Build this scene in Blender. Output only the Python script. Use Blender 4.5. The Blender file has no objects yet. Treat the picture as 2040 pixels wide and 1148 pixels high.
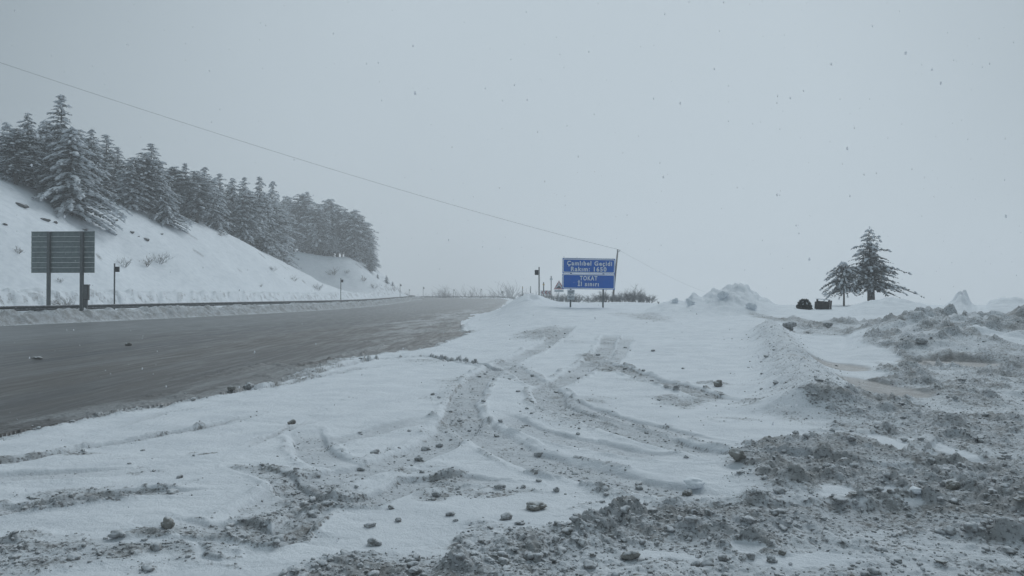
import bpy, math, random
import numpy as np
from mathutils import Vector, Matrix

# ------------------------------------------------------------------ camera, sky, light
SC = bpy.context.scene
COL = SC.collection
CAMH, F, HOR = 1.7, 1500.0, 590.0        # eye height, focal length and horizon row (photo pixels, 2040 wide)
cam = bpy.data.cameras.new('camera'); camo = bpy.data.objects.new('camera', cam); COL.objects.link(camo)
camo.location = (0, 0, CAMH)
camo.rotation_euler = (math.radians(90) + math.atan((HOR - 574) / F), 0, 0)
cam.sensor_width = 36; cam.lens = 36 * F / 2040
cam.clip_start = 0.1; cam.clip_end = 4000
SC.camera = camo

SUN_EL, SUN_ROT = math.radians(38), math.radians(25)
W = bpy.data.worlds.new('World'); SC.world = W; W.use_nodes = True
nt = W.node_tree; nt.nodes.clear()
def wn(t, **k):
    n = nt.nodes.new(t)
    for a, b in k.items(): setattr(n, a, b)
    return n
sky = wn('ShaderNodeTexSky', sky_type='NISHITA', sun_disc=False, sun_elevation=SUN_EL, sun_rotation=SUN_ROT)
bgs = wn('ShaderNodeBackground'); bgs.inputs['Strength'].default_value = 0.05
nt.links.new(sky.outputs[0], bgs.inputs['Color'])
tc = wn('ShaderNodeTexCoord')
# overcast cloud deck: an even blue grey, slightly brighter in the direction of the hidden sun
dot = wn('ShaderNodeVectorMath', operation='DOT_PRODUCT')
sd = Vector((0.08, 0.97, 0.14)).normalized(); dot.inputs[1].default_value = sd
nt.links.new(tc.outputs['Generated'], dot.inputs[0])
mr = wn('ShaderNodeMapRange'); mr.inputs[1].default_value = 0.62; mr.inputs[2].default_value = 1.0
mr.inputs[3].default_value = 0.0; mr.inputs[4].default_value = 1.0; mr.interpolation_type = 'SMOOTHSTEP'
nt.links.new(dot.outputs['Value'], mr.inputs[0])
noi = wn('ShaderNodeTexNoise'); noi.inputs['Scale'].default_value = 1.6; noi.inputs['Detail'].default_value = 3
nt.links.new(tc.outputs['Generated'], noi.inputs['Vector'])
mix = wn('ShaderNodeMix', data_type='RGBA')
mix.inputs[6].default_value = (0.195, 0.245, 0.275, 1); mix.inputs[7].default_value = (0.500, 0.582, 0.640, 1)
ad = wn('ShaderNodeMath', operation='MULTIPLY_ADD'); ad.inputs[1].default_value = 0.35
ad2 = wn('ShaderNodeMath', operation='SUBTRACT'); ad2.inputs[1].default_value = 0.5
nt.links.new(noi.outputs[0], ad2.inputs[0]); nt.links.new(ad2.outputs[0], ad.inputs[0]); nt.links.new(mr.outputs[0], ad.inputs[2])
ad.use_clamp = True
nt.links.new(ad.outputs[0], mix.inputs[0])
bgo = wn('ShaderNodeBackground'); bgo.inputs['Strength'].default_value = 1.02
nt.links.new(mix.outputs[2], bgo.inputs['Color'])
ms = wn('ShaderNodeMixShader'); ms.inputs[0].default_value = 0.96
nt.links.new(bgs.outputs[0], ms.inputs[1]); nt.links.new(bgo.outputs[0], ms.inputs[2])
wo = wn('ShaderNodeOutputWorld'); nt.links.new(ms.outputs[0], wo.inputs['Surface'])

sl = bpy.data.lights.new('sun', 'SUN'); sl.energy = 1.5; sl.angle = math.radians(40); sl.color = (0.90, 0.96, 1.0)
so = bpy.data.objects.new('sun', sl); COL.objects.link(so)
so.rotation_euler = Vector((-math.sin(SUN_ROT) * math.cos(SUN_EL), -math.cos(SUN_ROT) * math.cos(SUN_EL), -math.sin(SUN_EL))).to_track_quat('-Z', 'Y').to_euler()
SC.view_settings.view_transform = 'Standard'; SC.view_settings.look = 'None'
SC.view_settings.exposure = 0.0; SC.view_settings.gamma = 1.0; SC.view_settings.use_curve_mapping = False
SC.cycles.volume_bounces = 4; SC.cycles.max_bounces = 6
SC.cycles.use_denoising = True

rng = np.random.default_rng(7); random.seed(7)

# ------------------------------------------------------------------ numpy noise
def _h(ix, iy, s):
    n = (ix.astype(np.int64) * 374761393 + iy.astype(np.int64) * 668265263 + s * 1274126177) & 0xffffffff
    n = ((n ^ (n >> 13)) * 1274126177) & 0xffffffff
    n = ((n ^ (n >> 16)) * 2246822519) & 0xffffffff
    return ((n ^ (n >> 15)) & 0xffffff) / float(0xffffff)
def vn(x, y, s=0):
    ix, iy = np.floor(x), np.floor(y); fx, fy = x - ix, y - iy
    fx = fx * fx * fx * (fx * (fx * 6 - 15) + 10); fy = fy * fy * fy * (fy * (fy * 6 - 15) + 10)
    a = _h(ix, iy, s); b = _h(ix + 1, iy, s); c = _h(ix, iy + 1, s); d = _h(ix + 1, iy + 1, s)
    return (a + (b - a) * fx) * (1 - fy) + (c + (d - c) * fx) * fy
def fbm(x, y, s=0, o=4, g=0.5):
    r = 0; a = 1; t = 0
    for i in range(o):
        r = r + a * vn(x * 2 ** i + 13.7 * i, y * 2 ** i - 7.3 * i, s + i); t += a; a *= g
    return r / t            # 0..1
def clods(x, y, cell, s, keep):
    """domes of jittered size on a jittered grid: (height, random per dome)"""
    x = x / cell; y = y / cell
    ix, iy = np.floor(x), np.floor(y); best = np.zeros_like(x)
    for dx in (-1, 0, 1):
        for dy in (-1, 0, 1):
            cx, cy = ix + dx, iy + dy
            px = cx + _h(cx, cy, s); py = cy + _h(cx, cy, s + 1)
            r = 0.25 + 0.5 * _h(cx, cy, s + 2); k = _h(cx, cy, s + 3) < keep
            th = _h(cx, cy, s + 4) * 3.14; ax, ay = x - px, y - py
            u = ax * np.cos(th) + ay * np.sin(th); v = (-ax * np.sin(th) + ay * np.cos(th)) * 1.5
            d = np.sqrt(np.maximum(0, 1 - (u * u + v * v) / (r * r))) * r * k
            best = np.maximum(best, d)
    return best
def ss(a, b, x):
    t = np.clip((x - a) / (b - a), 0, 1); return t * t * (3 - 2 * t)

def segdist(X, Y, pts, signed=False, wrap=False):
    best = np.full(X.shape, 1e9); sg = np.ones(X.shape)
    pts = [tuple(p) for p in pts]
    pp = list(zip(pts, pts[1:] + ([pts[0]] if wrap else [])))
    for (ax, ay), (bx, by) in pp:
        dx, dy = bx - ax, by - ay; L = dx * dx + dy * dy
        t = np.clip(((X - ax) * dx + (Y - ay) * dy) / L, 0, 1)
        ex, ey = X - ax - t * dx, Y - ay - t * dy
        d = np.sqrt(ex * ex + ey * ey); m = d < best
        best = np.where(m, d, best)
        if signed: sg = np.where(m, np.where(dx * ey - dy * ex > 0, -1.0, 1.0), sg)   # + is on the right of travel
    return best * sg if signed else best
def inpoly(X, Y, pts):
    c = np.zeros(X.shape, bool); n = len(pts)
    for i in range(n):
        (x0, y0), (x1, y1) = pts[i], pts[(i + 1) % n]
        if y0 == y1: continue
        c ^= ((y0 > Y) != (y1 > Y)) & (X < (x1 - x0) * (Y - y0) / (y1 - y0) + x0)
    return c
def polysd(X, Y, pts):
    d = segdist(X, Y, pts, wrap=True); return np.where(inpoly(X, Y, pts), d, -d)      # + inside

# ------------------------------------------------------------------ terrain
def G(px, py, z=0.05):
    """the ground point a photo pixel shows, for ground at height z"""
    Y = (CAMH - z) * F / (py - HOR); return ((px - 1020) / F * Y, Y)
def rise(Y): return 0.85 * ss(14, 52, Y) + 0.35 * ss(52, 110, Y)
def GF(px, py):
    z = 0.05
    for _ in range(30):
        x, y = G(px, py, z); z = 0.5 * z + 0.5 * (0.06 + float(rise(np.array(y))))
    return (x, y)

REDGE = [(-16, -50), (-9.5, -8)] + [G(*p) for p in ((0, 858), (350, 795), (520, 758), (700, 710), (860, 690), (932, 662), (922, 645), (945, 626))] + \
        [(-1.9, 85), (-1.6, 120), (-1.2, 200), (-4, 245), (-20, 275), (-60, 300), (-200, 340)]
LEDGE = [(-45.5, -50), (-29, 42.5), (-25.4, 60), (-22.8, 82), (-22, 110), (-22.8, 140), (-24.4, 180), (-24.6, 208), (-27, 224), (-36, 238), (-70, 254), (-200, 295)]

CREST = np.array([(1270,625),(1290,616),(1310,609),(1322,603),(1345,598),(1365,602),(1380,591),(1400,592),(1420,582),(1440,576),(1455,570),(1470,568),(1484,573),
                  (1500,583),(1512,592),(1530,597),(1545,606),(1565,611),(1590,615),(1620,618),(1660,619),(1680,616),(1705,607),(1730,600),(1780,598),(1830,603),
                  (1860,611),(1878,611),(1896,600),(1908,591),(1916,586),(1925,592),(1934,604),(1948,612),(1962,611),(1972,602),(1995,599),(2040,601),(2400,603)], float)
BANK2 = np.array([(1520,668),(1540,650),(1560,640),(1580,629),(1620,633),(1650,629),(1690,627),(1705,634),(1720,650),(1730,680)], float)
BANK3 = np.array([(1620,720),(1660,690),(1700,665),(1740,650),(1800,638),(1835,628),(1900,626),(1950,629),(2000,634),(2040,630),(2400,628)], float)

def ridge(X, Y, tab, yc, wf, wb, base, rough=0.0, seed=0, pw=1.0):
    u = 1020 + F * X / np.maximum(Y, 3)
    py = np.interp(u, tab[:, 0], tab[:, 1])
    yc = yc + 1.2 * (vn(X * 0.3, X * 0 + 3.1, 5 + seed) - 0.5)
    top = CAMH + (HOR - py) / F * yc
    t = np.where(Y < yc, (yc - Y) / wf, (Y - yc) / wb)
    g = np.clip(1 - t, 0, 1); g = (g * g * (3 - 2 * g)) ** pw
    m = (u > tab[0, 0]) & (Y > 6)
    return np.where(m, np.maximum(0, top - base) * g, 0)

def base_z(X, Y):
    sR = segdist(X, Y, REDGE, True); sL = -segdist(X, Y, LEDGE, True)
    zr = 0.95 * ss(100, 260, Y)
    fld = zr * 0 + 0.05 * ss(0, 0.35, sR) + rise(Y) * ss(0, 5, sR)
    fall = -0.05 * np.maximum(0, Y - 64) * ss(9, 20, sR) * (Y < 1e6)
    fall = fall - 0.035 * np.maximum(0, Y - 190) * ss(4, 30, sR) * (X > -30) - 0.05 * np.maximum(0, sR - 4) * ss(230, 262, Y)
    right = np.maximum(fld, zr * (1 - ss(3, 30, sR))) + fall
    # plough bank of the verge left of the sign
    right = right + 0.75 * np.exp(-((X - 0.9) / 1.7) ** 2 - ((Y - 58) / 9) ** 2) + 0.25 * np.exp(-((X - 3.5) / 2.5) ** 2 - ((Y - 58) / 6) ** 2)
    right = right + 0.28 * np.exp(-((X - 9) / 4.0) ** 2 - ((Y - 62) / 5) ** 2)
    for tab, yc, wf, wb, sd_, pw in ((CREST, 47, 8.5, 6, 1, 0.8), (BANK2, 37, 4.5, 3, 2, 0.6), (BANK3, 26, 7.5, 5, 3, 0.7)):
        right = right + ridge(X, Y, tab, yc, wf, wb, right, seed=sd_, pw=pw)
    # left verge: plough bank, ledge and cut slope
    berm = 0.55 * ss(0.6, 2.0, sL)
    led = 0.45 * ss(1.5, 5, sL) + 1.1 * ss(5.2, 7.4, sL)
    H1 = np.interp(Y, [-60, 20, 60, 110, 122, 136, 148, 158, 168], [9, 10.6, 11, 10.9, 10.2, 8.0, 4.6, 2.0, 0.0])
    wob = 1.6 * (fbm(X * 0.05, Y * 0.05, 31, 3) - 0.5)
    t1 = np.clip((sL + wob - 9.5) / 15.5, 0, 1); h1 = H1 * (t1 ** 1.15 * (1.6 - 0.6 * t1)) + 0.05 * np.maximum(0, sL - 26) * (H1 / 11)
    g2 = ss(166, 188, Y) * (1 - ss(225, 262, Y))
    h2 = 8.6 * ss(3, 18, sL + wob * 0.6) * g2 + 2.5 * ss(16, 40, sL) * g2
    left = berm + led * (1 - ss(225, 240, Y)) + h1 + h2
    z = zr + np.where(sL > 0, left, 0)
    z = np.where(sR > 0, right, z)
    return z, sR, sL

def poly(pxs): return [GF(*p) for p in pxs]
SPINE = poly([(1533, 664), (1556, 702), (1578, 736), (1602, 772), (1622, 815)])
DIRTA = poly([(1545,648),(1700,640),(2100,628),(2500,640),(2500,1148),(2500,1700),(300,1700),(480,1180),(600,1130),(700,1105),(850,1085),(960,1050),(1110,1040),(1200,1000),(1110,985),
              (1130,972),(1370,972),(1450,945),(1375,920),(1470,880),(1560,850),(1600,812),(1690,800),(1695,770),(1725,735),(1690,700),(1720,675),(1600,668)])
# tyre tracks: pixels, width m, depth m, dirt
TR = [([(1135,650),(1118,664),(1060,700),(1000,727),(950,757),(920,800),(922,835),(870,882),(790,915),(735,932),(640,960),(560,1000),(480,1060)], .30, .05, .50),
      ([(922,825),(960,860),(1040,900),(1130,928),(1250,960),(1400,990),(1500,1010)], .30, .04, .45),
      ([(1215,668),(1200,705),(1170,728),(1130,755),(1085,772),(1105,805),(1180,832),(1260,858),(1340,880),(1480,915)], .30, .05, .52),
      ([(1190,716),(1240,735),(1290,755),(1370,775),(1450,800)], .25, .05, .75),
      ([(1010,725),(1050,750),(1090,770)], .25, .03, .45),
      ([(-200,945),(0,918),(60,909),(180,885),(300,865),(420,845),(520,822)], .13, .05, .55),
      ([(605,850),(625,890),(665,920),(710,932)], .22, .04, .35),
      ([(650,832),(580,846),(540,868),(480,890)], .07, .03, .45),
      ([(450,800),(330,820),(220,850)], .06, .03, .3),
      ([(-200,885),(0,862),(120,838),(350,800),(520,765),(640,738),(740,712),(850,704),(1000,735)], .14, .08, .8),
      ([(420,785),(540,770),(640,748),(760,726)], .14, .08, .8),
      ([(1800,711),(1860,716),(1990,720),(2060,722)], .35, .06, .95),
      ([(1790,704),(1830,720),(1862,736)], .22, .05, .9),
      ([(-150,1045),(0,1020),(150,1000),(300,978),(420,985)], .16, .05, .9),
      ([(-150,960),(60,950),(280,938)], .20, .03, .25),
      ([(480,925),(560,960),(640,1005),(720,1000),(820,960),(940,950),(1050,962)], .16, .04, .7),
      ([(300,1040),(400,1062),(480,1045),(560,1075),(650,1000)], .14, .04, .8),
      ([(860,925),(900,940)], .20, .03, .4),
      ([(1870,862),(1840,890),(1790,918)], .10, -.08, .75),
      ([(1440,900),(1600,915),(1750,925),(1900,925),(2050,915)], .25, .04, .95),
      ([(1240,1030),(1500,1020),(1700,1030),(2040,1030)], .35, .03, .85),
      ([(700,1080),(620,1070),(560,1045)], .12, .03, .5),
      ([(1250,672),(1235,700),(1215,725)], .22, .03, .35),
      ([(870,830),(760,850),(640,880),(520,905)], .2, .025, .3), ([(1440,880),(1300,848),(1180,815),(1090,780)], .2, .03, .35),
      ([(980,820),(1050,850),(1160,880),(1300,905),(1400,912)], .22, .03, .3)]
TRW = [(poly(p), w, d, m) for p, w, d, m in TR]
# blobs: px, py, half width px, half height px, dirt
BL = [(1385,800,55,10,.75),(1440,768,45,8,.7),(1495,806,25,7,.7),(1210,735,50,9,.8),(1090,652,45,6,.55),(1300,628,35,8,.45),(1180,712,30,9,.8),
      (1090,805,60,14,.5),(1180,830,80,16,.45),(560,960,90,20,.65),(600,1000,70,14,.7),(870,925,35,10,.5),(920,965,70,8,.7),(1020,965,60,7,.55),
      (330,1052,40,14,.9),(420,1050,50,10,.8),(460,1075,60,8,.7),(200,995,110,12,.75),(50,1010,60,10,.7),(150,1080,200,14,.55),(120,1125,190,26,.8),
      (300,1120,70,16,.7),(480,1105,60,10,.4),(140,897,60,6,.75),(390,900,25,4,.6),(290,935,30,8,.4),(505,930,30,12,.4),(650,915,30,10,.5),
      (1570,640,35,12,.9),(1570,662,28,5,1.0),(250,915,60,6,.25),(380,955,60,8,.35),(700,905,60,8,.3),(1000,720,30,7,.5),(860,715,60,6,.5),
      (940,790,40,14,.3),(700,790,60,4,.2),(830,1115,120,20,.8),(640,1120,60,20,.6),(960,1090,90,16,.75),(1120,1110,150,30,.9),(1560,830,60,14,.45),(1640,800,40,8,.6),
      (1370,770,30,6,.5),(1310,705,40,3,.25),(1420,735,60,3,.2),(1140,680,40,5,.3),
      (150,1085,220,24,.85),(60,1130,200,30,.9),(330,1105,120,25,.9),(450,1045,90,18,.9),(560,1010,80,16,.85),(620,985,110,18,.8),(150,1000,170,12,.9),(540,935,70,16,.7),(760,945,120,12,.6),
      (880,960,110,12,.75),(1010,975,120,10,.6),(700,1000,60,10,.7),(1120,820,120,26,.55),(1260,850,100,16,.5),(1180,790,60,10,.5),(900,775,50,34,.45),(1080,662,70,10,.7),(1010,740,50,18,.5),
      (130,897,90,7,.8),(420,905,30,5,.7),(1440,830,60,8,.5),(1300,760,50,6,.45),(850,860,60,16,.4),(1230,625,40,4,.45),(1290,632,45,8,.6)]
CLEAN = [(1640,692,62,20),(1790,882,32,20),(1875,892,26,26),(1665,985,40,16),(1970,1062,80,12),(1440,940,30,7),(1600,1130,110,16),(1180,1000,60,12),(1760,660,20,4),
         (2000,700,40,8),(1800,990,34,16),(1960,985,24,10),(1240,1010,26,6),(1120,1025,40,6),(1480,1090,40,14),(1340,1120,60,8)]
WET = [(1665,730,60,7),(1668,762,42,24),(1770,778,80,12),(1735,762,35,10),(1900,721,95,7),(1835,722,40,5)]
def ell(X, Y, b, wx, wy):
    cx, cy = GF(b[0], b[1]); rx = b[2] * cy / F; ry = b[3] * cy * cy / (F * 1.45)
    return np.sqrt(((X + wx - cx) / rx) ** 2 + ((Y + wy - cy) / ry) ** 2)

def full(X, Y):
    z, sR0, sL0 = base_z(X, Y)
    R = np.hypot(X, Y)
    Ue = X * .169 + Y * .9856; Ve = X * .9856 - Y * .169
    sR = sR0 + (0.45 * (fbm(X * 0.9, Y * 0.45, 41, 4) - 0.5) + 1.5 * (fbm(Ue * .22, Ve * 1.1, 43, 4) - .5) * ss(9, 16, Y)) * ss(0, 8, R)
    n1 = fbm(X * 1.1, Y * 1.1, 3, 4); n2 = fbm(X * 3.7, Y * 3.7, 9, 4); n3 = fbm(X * 11, Y * 11, 17, 3)
    on_r = sR > 0; on_l = sL0 > 0
    wx = (fbm(X * 1.3, Y * 1.3, 21, 4) - .5) * 1.3; wy = (fbm(X * 1.3, Y * 1.3, 27, 4) - .5) * 1.8
    wx = wx + (n2 - .5) * .35; wy = wy + (n2 - .5) * .35
    # dirt
    sd = polysd(X, Y, DIRTA) + wx * 0.7
    D = ss(-0.15, 0.5, sd) * (0.46 + 0.60 * ss(.3, .7, n1))
    for b in BL:
        D = np.maximum(D, b[4] * (1 - ss(0.15, 1.35, ell(X, Y, b, wx * .60, wy * .75))))
    Hs = np.where(sd > -.2, 1.0, .55)
    CL = np.zeros_like(X)
    for b in CLEAN: CL = np.maximum(CL, 1 - ss(0.7, 1.15, ell(X, Y, b + (1,), wx * .25, wy * .3)))
    D = D * (1 - 0.93 * CL)
    dz = np.zeros_like(X)
    near = (R < 75) & on_r
    TK = np.zeros_like(X)
    for pts, w, dp, m in TRW:
        d = segdist(X + wx * .06, Y + wy * .10, pts)
        ww = w * (0.8 + 0.5 * n1)
        ww = ww * (.92 if w >= .3 else .95); c = 1 - ss(0.72, 1.0, d / ww); rim = np.exp(-((d / ww - 1.22) / 0.22) ** 2)
        en = np.minimum(np.hypot(X - pts[0][0], Y - pts[0][1]), np.hypot(X - pts[-1][0], Y - pts[-1][1])); tp = ss(0, .9, en) ** .7; c = c * tp; rim = rim * tp
        part = ss(0.30, 0.55, fbm(X * 0.6, Y * 0.6, 71, 3))
        TK = np.maximum(TK, c)
        D = np.maximum(D, c * m * (0.55 + 0.65 * n2) * (0.6 + 0.5 * part)); D = np.maximum(D, rim * m * 1.1 * ss(.42, .55, n2) * (.3 + .7 * part))
        dz += -c * dp + rim * abs(dp) * 0.7 * n2
    D = np.where(on_r, np.maximum(D, .95 * (1 - ss(.02, .55, sR + .5 * (n2 - .5))) * (Y < 60)), D)
    # rubble spine
    dsp = segdist(X, Y, SPINE); spn = np.exp(-(dsp / 0.62) ** 2)
    dz += spn * (0.34 + 0.15 * n1)
    SPN = np.clip(np.exp(-((dsp) / 0.9) ** 2), 0, 1)
    D = np.maximum(D, SPN * 0.40)
    Wt = np.zeros_like(X)
    for b in WET: Wt = np.maximum(Wt, 1 - ss(0.75, 1.1, ell(X, Y, b + (1,), wx * .15, wy * .3)))
    # everyday relief
    calm = np.clip(1 - D * 1.2, 0, 1)
    zz = 0.10 * (fbm(X * 0.35, Y * 0.35, 51, 3) - .5) + 0.035 * (n1 - .5) + 0.012 * (n2 - .5)
    drift = (0.020 + .022 * ss(12, 28, R)) * np.abs(fbm(X * 0.9 + Y * .3, Y * 2.4, 61, 3) * 2 - 1)
    qx, qy = X + .10 * (n2 - .5), Y + .10 * (n3 - .5)
    n4 = fbm(X * 24, Y * 24, 181, 2); wv = .35 + 1.3 * ss(.35, .65, n2)
    lump = clods(qx, qy, 0.95, 101, .30) * 0.09 + clods(qx, qy, 0.42, 107, .45) * 0.070 * wv + clods(qx + .02 * n4, qy, 0.17, 111, .7) * 0.046 * wv
    lump += (clods(qx, qy + .01 * n4, 0.075, 121, .8) * 0.027 * wv + clods(X, Y, 0.036, 125, .8) * .012) * (R < 26)
    lump += 0.07 * (n2 - .4) + 0.025 * (n3 - .4) + 0.16 * (n1 - .5) + .008 * (n4 - .5) * (R < 14)
    far = 1 - ss(35, 70, R)
    rz = zz + drift * calm * (1 - TK) + (1 - .55 * TK) * lump * Hs * np.clip(D * 1.25 - 0.12, 0, 1.1) * (1 - Wt) * (0.85 + 0.6 * ss(12, 22, R))
    # ploughed banks are made of rounded blocks
    up = ss(0.25, 0.9, z - 0.06 - rise(Y)) * on_r
    rz += up * (clods(X, Y, 2.2, 131, .55) * 0.62 + clods(X, Y, 1.0, 141, .55) * 0.42 + 0.55 * (fbm(X * .8, Y * .8, 55, 5) - .5) + clods(X, Y, .5, 145, .6) * .30 - .14)
    rz = rz * (1 - .8 * Wt) - .03 * Wt
    # dirty front faces of the two near banks
    D = np.where(on_r & (Y > 42), D * 0.15, D)
    D = np.where(on_r & (R > 40) & (X < 12), np.maximum(D, 0), D)
    out = z.copy()
    out = np.where(on_r, np.where(sR0 > 0, z, z + 0.05 * ss(0, .3, sR)) + rz + dz * near, out)
    # road
    rd = (~on_r) & (~on_l)
    th = 0.17; U = X * math.sin(th) + Y * math.cos(th); V = X * math.cos(th) - Y * math.sin(th)
    edge = ss(-1.6, -0.05, sR)
    ro = 0.010 * (fbm(U * .35, V * 2.6, 81, 4) - .5) + edge * 0.05 * (fbm(U * .7, V * 3, 85, 4) - .42) + (edge * .30 + .5 * ss(12, 22, Y) * np.exp(-((sR + 1.8) / 2.0) ** 2) * ss(.5, .6, fbm(U * .28, V * 1.3, 97, 5))) * lump * (sR > -6)
    out = np.where(rd, np.where(sR0 > 0, 0, z) + ro, out)
    pat = np.exp(-((sR + 2.2) / 2.6) ** 2) * ss(13, 24, Y) * ss(.47, .56, fbm(U * .28, V * 1.3, 97, 5))
    S = np.where(rd, ss(.50, .64, fbm(U * .12, V * 1.5, 91, 4)) * .35 + np.maximum(edge * ss(.46, .6, fbm(U * .5, V * 2.2, 95, 4)), pat), 0)
    # left bank and hill
    bm = ss(0.1, .8, sL0) * (1 - ss(1.8, 2.6, sL0)); lm = ss(4.6, 5.6, sL0) * (1 - ss(7.2, 8.6, sL0))
    lz = (bm * .0 + lm * .7) * (clods(X, Y, 0.9, 151, .7) * .5 + .25 * (n1 - .5)) + ss(8, 14, sL0) * (1.0 * (fbm(X * .12, Y * .12, 161, 4) - .5) + .30 * (fbm(X * .6, Y * .6, 165, 3) - .5))
    out = np.where(on_l, z + lz, out)
    gul = fbm(X * .10 + Y * .02, Y * .42, 171, 4)
    DL = bm * (.62 + .3 * n1) + lm * .45 * ss(.42, .6, n2) + ss(9, 13, sL0) * (1 - ss(22, 26, sL0)) * ss(.66, .74, gul) * .5 * ss(.4, .6, fbm(X * .5, Y * .5, 175, 3))
    D = np.where(on_l, DL, D)
    D = np.where(rd, S, D)
    return out, np.clip(D, 0, 1), np.clip(Wt, 0, 1), rd, on_l, SPN, np.clip(TK, 0, 1)

def zat(x, y):
    a, *_ = full(np.array([float(x)]), np.array([float(y)])); return float(a[0])
def zrough(x, y): return float(base_z(np.array([float(x)]), np.array([float(y)]))[0][0])

# ------------------------------------------------------------------ object helpers
def tag(o, label=None, cat=None, group=None, kind=None):
    if label: o['label'] = label
    if cat: o['category'] = cat
    if group: o['group'] = group
    if kind: o['kind'] = kind
    return o
def empty(name, loc, rz=0, **k):
    o = bpy.data.objects.new(name, None); COL.objects.link(o); o.location = loc; o.rotation_euler = (0, 0, rz); return tag(o, **k)
def mesh_np(name, V, Fc, mat, smooth=True, attrs=None):
    V = np.asarray(V, np.float32); Fc = np.asarray(Fc, np.int32)
    me = bpy.data.meshes.new(name); k = Fc.shape[1]
    me.vertices.add(len(V)); me.vertices.foreach_set('co', V.ravel())
    me.loops.add(Fc.size); me.loops.foreach_set('vertex_index', Fc.ravel())
    me.polygons.add(len(Fc)); me.polygons.foreach_set('loop_start', np.arange(0, Fc.size, k, dtype=np.int32))
    me.polygons.foreach_set('use_smooth', np.full(len(Fc), smooth))
    for n, a in (attrs or {}).items():
        at = me.attributes.new(n, 'FLOAT', 'POINT'); at.data.foreach_set('value', np.asarray(a, np.float32))
    me.materials.append(mat); me.update(calc_edges=True); return me
def link(name, me, parent=None, loc=(0, 0, 0), rot=(0, 0, 0)):
    o = bpy.data.objects.new(name, me); COL.objects.link(o); o.location = loc; o.rotation_euler = rot
    if parent: o.parent = parent
    return o
class MB:
    def __init__(s): s.v = []; s.f = []; s.n = 0
    def add(s, V, Fs):
        s.v += [tuple(p) for p in V]; s.f += [tuple(i + s.n for i in f) for f in Fs]; s.n = len(s.v)
    def box(s, a, b, M=None):
        x0, y0, z0 = a; x1, y1, z1 = b
        V = [Vector(p) for p in ((x0,y0,z0),(x1,y0,z0),(x1,y1,z0),(x0,y1,z0),(x0,y0,z1),(x1,y0,z1),(x1,y1,z1),(x0,y1,z1))]
        if M: V = [M @ p for p in V]
        s.add(V, [(0,3,2,1),(4,5,6,7),(0,1,5,4),(1,2,6,5),(2,3,7,6),(3,0,4,7)])
    def tube(s, pts, r, n=6, cap=True):
        pts = [Vector(p) for p in pts]; rs = r if isinstance(r, (list, tuple)) else [r] * len(pts)
        V = []; Fs = []
        for i, p in enumerate(pts):
            d = (pts[min(i + 1, len(pts) - 1)] - pts[max(i - 1, 0)]).normalized()
            u = d.cross(Vector((0.31, 0.17, 0.93)) if abs(d.z) < .9 else Vector((1, 0, 0))).normalized(); w = d.cross(u)
            for k in range(n):
                a = 2 * math.pi * k / n; V.append(p + (u * math.cos(a) + w * math.sin(a)) * rs[i])
        for i in range(len(pts) - 1):
            for k in range(n): Fs.append((i*n+k, i*n+(k+1)%n, (i+1)*n+(k+1)%n, (i+1)*n+k))
        if cap: Fs += [tuple(range(n))[::-1], tuple(range((len(pts)-1)*n, len(pts)*n))]
        s.add(V, Fs)
    def prism(s, outline, y0, y1):
        n = len(outline)
        V = [(x, y0, z) for x, z in outline] + [(x, y1, z) for x, z in outline]
        s.add(V, [tuple(range(n)), tuple(range(2*n-1, n-1, -1))] + [(i, i+n, (i+1)%n+n, (i+1)%n) for i in range(n)])
    def me(s, name, mat, smooth=False, bevel=0):
        m = bpy.data.meshes.new(name); m.from_pydata(s.v, [], s.f); m.materials.append(mat)
        if smooth: m.polygons.foreach_set('use_smooth', [True] * len(m.polygons))
        m.update(); return m
    def obj(s, name, mat, parent=None, loc=(0, 0, 0), rot=(0, 0, 0), smooth=False):
        return link(name, s.me(name, mat, smooth), parent, loc, rot)
def copy_tree(o, parent=None):
    c = o.copy(); COL.objects.link(c)
    if parent: c.parent = parent
    for ch in list(o.children): copy_tree(ch, c)
    return c

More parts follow.
